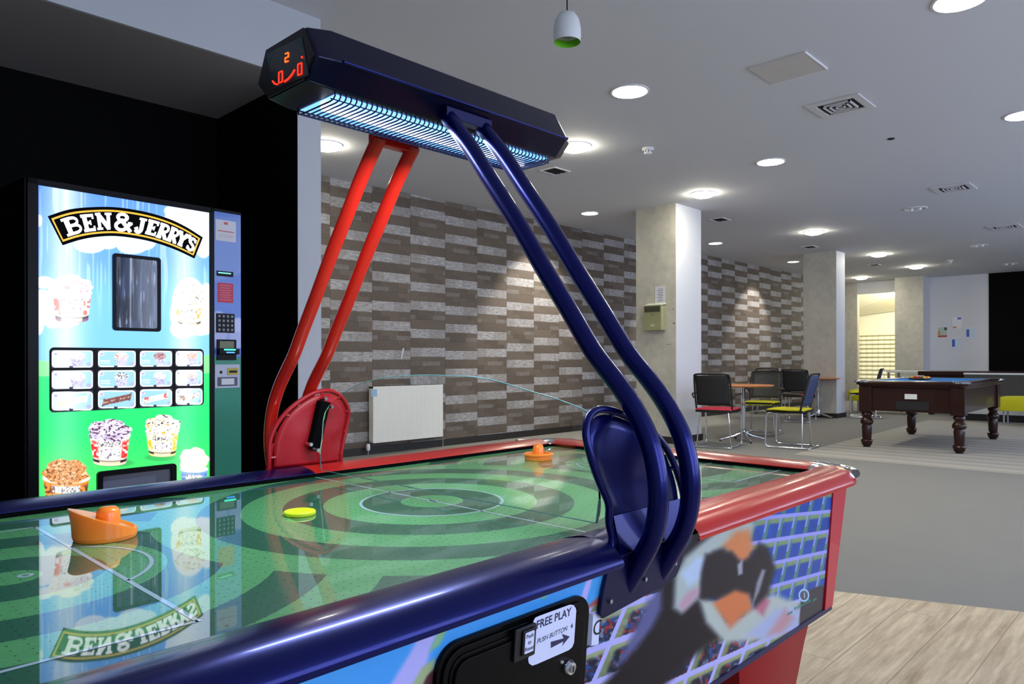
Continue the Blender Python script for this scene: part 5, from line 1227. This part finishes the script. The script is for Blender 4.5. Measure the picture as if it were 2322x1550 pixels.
def make_table():
    e = empty('round_table')
    mb = MB(); mb.lathe([(.001, .712), (.36, .712), (.385, .722), (.39, .730), (.385, .737), (.001, .737)], M_beech, n=48); mb.build('tabletop', e, 40)
    mb = MB(); mb.lathe([(.032, .05), (.032, .70), (.09, .711)], M_chrome, n=24); mb.build('column', e, 60)
    for k in range(4):
        a = math.radians(45+90*k); d = Vector((math.cos(a), math.sin(a), 0)); mb = MB()
        mb.tube([d*.02+Vector((0, 0, .11)), d*.12+Vector((0, 0, .065)), d*.30+Vector((0, 0, .022))], [.026, .02, .014], M_chrome, 10); mb.lathe([(.016, 0), (.016, .012), (.010, .016)], M_blackmat, c=tuple(d*.30), n=12); mb.build('foot', e, 50)
    mb = MB(); mb.lathe([(.05, .045), (.055, .09), (.034, .16)], M_chrome, n=24); mb.build('hub', e, 60)
    return e
t1 = make_table(); t1.location = (9.02, 4.42, 0); tag(t1, 'round beech topped cafe table on a chrome column, nearest, beside the red seated chair', 'table', 'round cafe tables')
t2 = dup(t1, (13.55, 5.18, 0), .5); tag(t2, 'round beech topped cafe table farther back, beside the second column', 'table', 'round cafe tables')

# ================================================================== POOL TABLE
PT = empty('pool_table', (10.42, 2.54, 0), math.radians(1.0)); tag(PT, 'dark mahogany pool table with turned legs and blue cloth, on the striped carpet', 'pool table')
def mahog():
    t = NT('mahogany'); co = t.coord(); sx = t.n('SeparateXYZ'); t.l(co, sx.inputs[0]); cb = t.n('CombineXYZ')
    t.l(t.math('MULTIPLY', sx.outputs[0], 2), cb.inputs[0]); t.l(t.math('MULTIPLY', sx.outputs[1], 2), cb.inputs[1]); t.l(t.math('MULTIPLY', sx.outputs[2], 22), cb.inputs[2])
    g = t.noise(2.5, 5, cb.outputs[0]); t.l(t.mix(g, L4((22, 8, 6)), L4((54, 20, 13))), t.b.inputs['Base Color']); t.b.inputs['Roughness'].default_value = .3; t.b.inputs['Coat Weight'].default_value = .15; t.b.inputs['Specular IOR Level'].default_value = .3; return t.m
M_mah = mahog(); M_cloth = mat('blue_cloth', (60, 140, 214), .9, ns=90)
hx, hy = 1.08, .575
mb = MB(); mb.box((-hx+.04, -hy+.04, .45), (hx-.04, hy-.04, .735), M_mah); mb.build('cabinet', PT, bevel=.004)
for sx, sy in ((-1, -1), (-1, 1), (1, -1), (1, 1)):
    mb = MB(); mb.box((sx*(hx-.015), sy*(hy-.015), .43), (sx*(hx-.16), sy*(hy-.16), .735), M_mah); mb.build('corner_block', PT, bevel=.005)
    mb = MB(); mb.lathe([(.052, .43), (.060, .415), (.064, .395), (.050, .38), (.046, .36), (.066, .335), (.074, .31), (.068, .285), (.050, .275), (.058, .25), (.052, .12), (.048, .10), (.064, .09), (.069, .075), (.062, .058), (.058, .035), (.050, .022), (.030, .02)], M_mah, c=(sx*(hx-.09), sy*(hy-.085), 0), n=32)
    lg = mb.build('leg', PT, 35)
    mb = MB(); mb.lathe([(.038, 0), (.042, .01), (.030, .022)], M_dark, c=(sx*(hx-.09), sy*(hy-.085), 0), n=20); f_ = mb.build('levelling_foot', lg, 40)
mb = MB()                                                 # rail with moulded edge
def prr(a, z): return [Vector((x, y, z)) for x, y in rrect(-hx-a, -hy-a, hx+a, hy+a, .06, 4)]
mb.loft([prr(-.03, .725), prr(-.012, .735), prr(0, .75), prr(0, .758), prr(.018, .765), prr(.022, .79), prr(.014, .805), prr(-.02, .812), prr(-.10, .812), prr(-.105, .79)], M_mah, cap=False); mb.build('rail', PT, 30)
mb = MB(); mb.box((-hx+.08, -hy+.08, .77), (hx-.08, hy-.08, .786), M_cloth); mb.build('playing_bed', PT)
mb = MB(); mb.loft([prr(-.085, .806), prr(-.105, .808), prr(-.15, .800), prr(-.155, .787)], M_cloth, cap=False); mb.build('cushion', PT, 30)
for sx, sy in ((-1, -1), (-1, 1), (1, -1), (1, 1)):
    mb = MB(); mb.lathe([(.05, .802), (.06, .812), (.085, .815), (.10, .808), (.10, .79), (.06, .785)], M_chrome, c=(sx*(hx-.055), sy*(hy-.055), 0), n=24); mb.build('pocket_cap', PT, 40)
mb = MB(); mb.box((-hx+.038, -.075, .60), (-hx+.030, .055, .66), M_trim); mb.build('label_plate', PT)
mb = MB(); mb.prism([Vector((-hx+.036, y, z)) for y, z in rrect(-.20, .475, .15, .575, .02)], (-.006, 0, 0), M_dark); mb.build('ball_return_slot', PT)
mb = MB(); mb.box((-hx-.004, -hy, .762), (-hx-.006, hy, .768), mat('brass_inlay', (150, 110, 60), .3, metal=.6)); mb.build('inlay_strip', PT)
# racked balls in a triangle
tri = empty('ball_triangle', (11.02, 2.82, .787)); tag(tri, 'black triangle rack lying on the pool table cloth', 'ball rack')
mb = MB(); R_t = .165; P = [(R_t*math.cos(math.radians(a)), R_t*math.sin(math.radians(a)), .016) for a in (90, 210, 330)]
PP = []
for i in range(3):
    a, b = Vector(P[i]), Vector(P[(i+1) % 3]); PP += [a.lerp(b, .08), a.lerp(b, .5), a.lerp(b, .92)]
mb.tube(PP, .010, M_blackmat, 8, closed=True); mb.build('frame', tri, 50)
M_by = mat('yellow_ball', (240, 180, 20), .12, coat=1, var=.01); M_br = mat('red_ball', (190, 24, 20), .12, coat=1, var=.01); M_bk = mat('black_ball', (8, 8, 8), .1, coat=1)
k = 0
def ball(m, nm, lab):
    mb = MB(); mb.lathe([(.0005, 0)]+[(.0255*math.sin(math.radians(a)), .0255-.0255*math.cos(math.radians(a))) for a in range(15, 180, 15)]+[(.0005, .051)], m, n=20)
    o = mb.build('pool_ball', smooth=80); tag(o, lab, 'pool ball', 'pool balls racked on the table'); return o
protos = {}
order = 'yryryykyrryryyr'
for r in range(5):
    for c in range(r+1):
        ch = order[k % 15]; m, lab = {'y': (M_by, 'yellow pool ball inside the black triangle on the pool table'), 'r': (M_br, 'red pool ball inside the black triangle on the pool table'), 'k': (M_bk, 'black pool ball in the middle of the rack')}[ch]
        x = 11.02+(c-r/2)*.0515; y = 2.82+.115-r*.0446; z = .7868
        if ch not in protos: o = ball(m, ch, lab); protos[ch] = o
        else: o = protos[ch].copy(); COL.objects.link(o)
        o.location = (x, y, z); k += 1
# second pool table, covered, far behind
P2 = empty('pool_table', (16.3, 3.1, 0)); tag(P2, 'second pool table far behind, only its dark top edge showing over the first', 'pool table')
mb = MB(); mb.box((-.55, -1.0, .76), (.55, 1.0, .84), M_mah); mb.build('rail', P2, bevel=.01)
mb = MB(); mb.box((-.47, -.9, .45), (.47, .9, .76), M_mah); mb.build('cabinet', P2)
for sx, sy in ((-1, -1), (-1, 1), (1, -1), (1, 1)):
    mb = MB(); mb.lathe([(.05, 0), (.06, .1), (.05, .3), (.06, .45)], M_mah, c=(sx*.4, sy*.8, 0), n=16); mb.build('leg', P2, 40)

# booth seating and yellow stools at the right
bo = empty('booth_bench', (14.75, 1.75, 0)); tag(bo, 'long grey booth bench with a white edge strip and black plinth behind the pool table', 'bench')
M_greyup = mat('grey_upholstery', (74, 72, 68), .8)
mb = MB(); mb.box((0, -2.6, .12), (.14, 1.35, .80), M_greyup); mb.build('backrest', bo, bevel=.015)
mb = MB(); mb.box((-.01, -2.6, .80), (.16, 1.36, .83), M_trim); mb.build('edge_strip', bo, bevel=.004)
mb = MB(); mb.box((-.02, -2.6, .12), (.0, 1.36, .26), M_trim); mb.build('white_kickboard', bo)
mb = MB(); mb.box((-.03, -2.6, 0), (.1, 1.37, .12), M_dark); mb.build('plinth', bo)
M_lime = FAB['yellow']
def stool(x, y, w, d, lab):
    e = empty('upholstered_stool', (x, y, 0)); tag(e, lab, 'stool', 'lime yellow stools')
    mb = MB(); rings = []
    for z, k in ((.24, .96), (.26, 1), (.40, 1), (.44, .97), (.462, .88), (.47, .6)):
        rings.append([Vector((px_*k, q_*k, z)) for px_, q_ in rrect(-w/2, -d/2, w/2, d/2, .09, 5)])
    mb.loft(rings, M_lime); mb.build('seat', e, 50)
    for sx, sy in ((-1, -1), (-1, 1), (1, -1), (1, 1)):
        mb = MB(); mb.tube([(sx*(w/2-.09), sy*(d/2-.09), 0), (sx*(w/2-.09), sy*(d/2-.09), .25)], .014, M_steel, 10); mb.build('leg', e, 50)
    return e
stool(14.15, 2.0, .5, .95, 'lime yellow upholstered stool at the right edge of the picture')
stool(15.6, 4.75, .5, 1.1, 'lime yellow stool glimpsed under the pool table')
# low white sill and things behind the pool table
lb = empty('low_table', (17.6, 4.2, 0)); tag(lb, 'long low white topped table seen just over the pool table', 'table')
mb = MB(); mb.box((-.4, -.9, .78), (.4, .9, .82), M_trim); mb.build('tabletop', lb, bevel=.004)
for sx, sy in ((-1, -1), (-1, 1), (1, -1), (1, 1)):
    mb = MB(); mb.box((sx*.36-.02, sy*.86-.02, 0), (sx*.36+.02, sy*.86+.02, .78), M_steel); mb.build('leg', lb)
# passage lamp
e = empty('passage_lamp', (21.0, 5.85, 2.95)); tag(e, 'round lamp glowing in the passage beyond the far opening', 'ceiling light')
mb = MB(); mb.lathe([(.12, 0), (.11, -.03), (.001, -.05)], M_halo, n=24); mb.build('diffuser', e, 50)
L = bpy.data.lights.new('passage_light', 'POINT'); L.energy = 60; L.color = (1, .90, .62); L.shadow_soft_size = .1
o = bpy.data.objects.new('passage_light', L); COL.objects.link(o); o.parent = e; o.location = (0, .2, -.25)
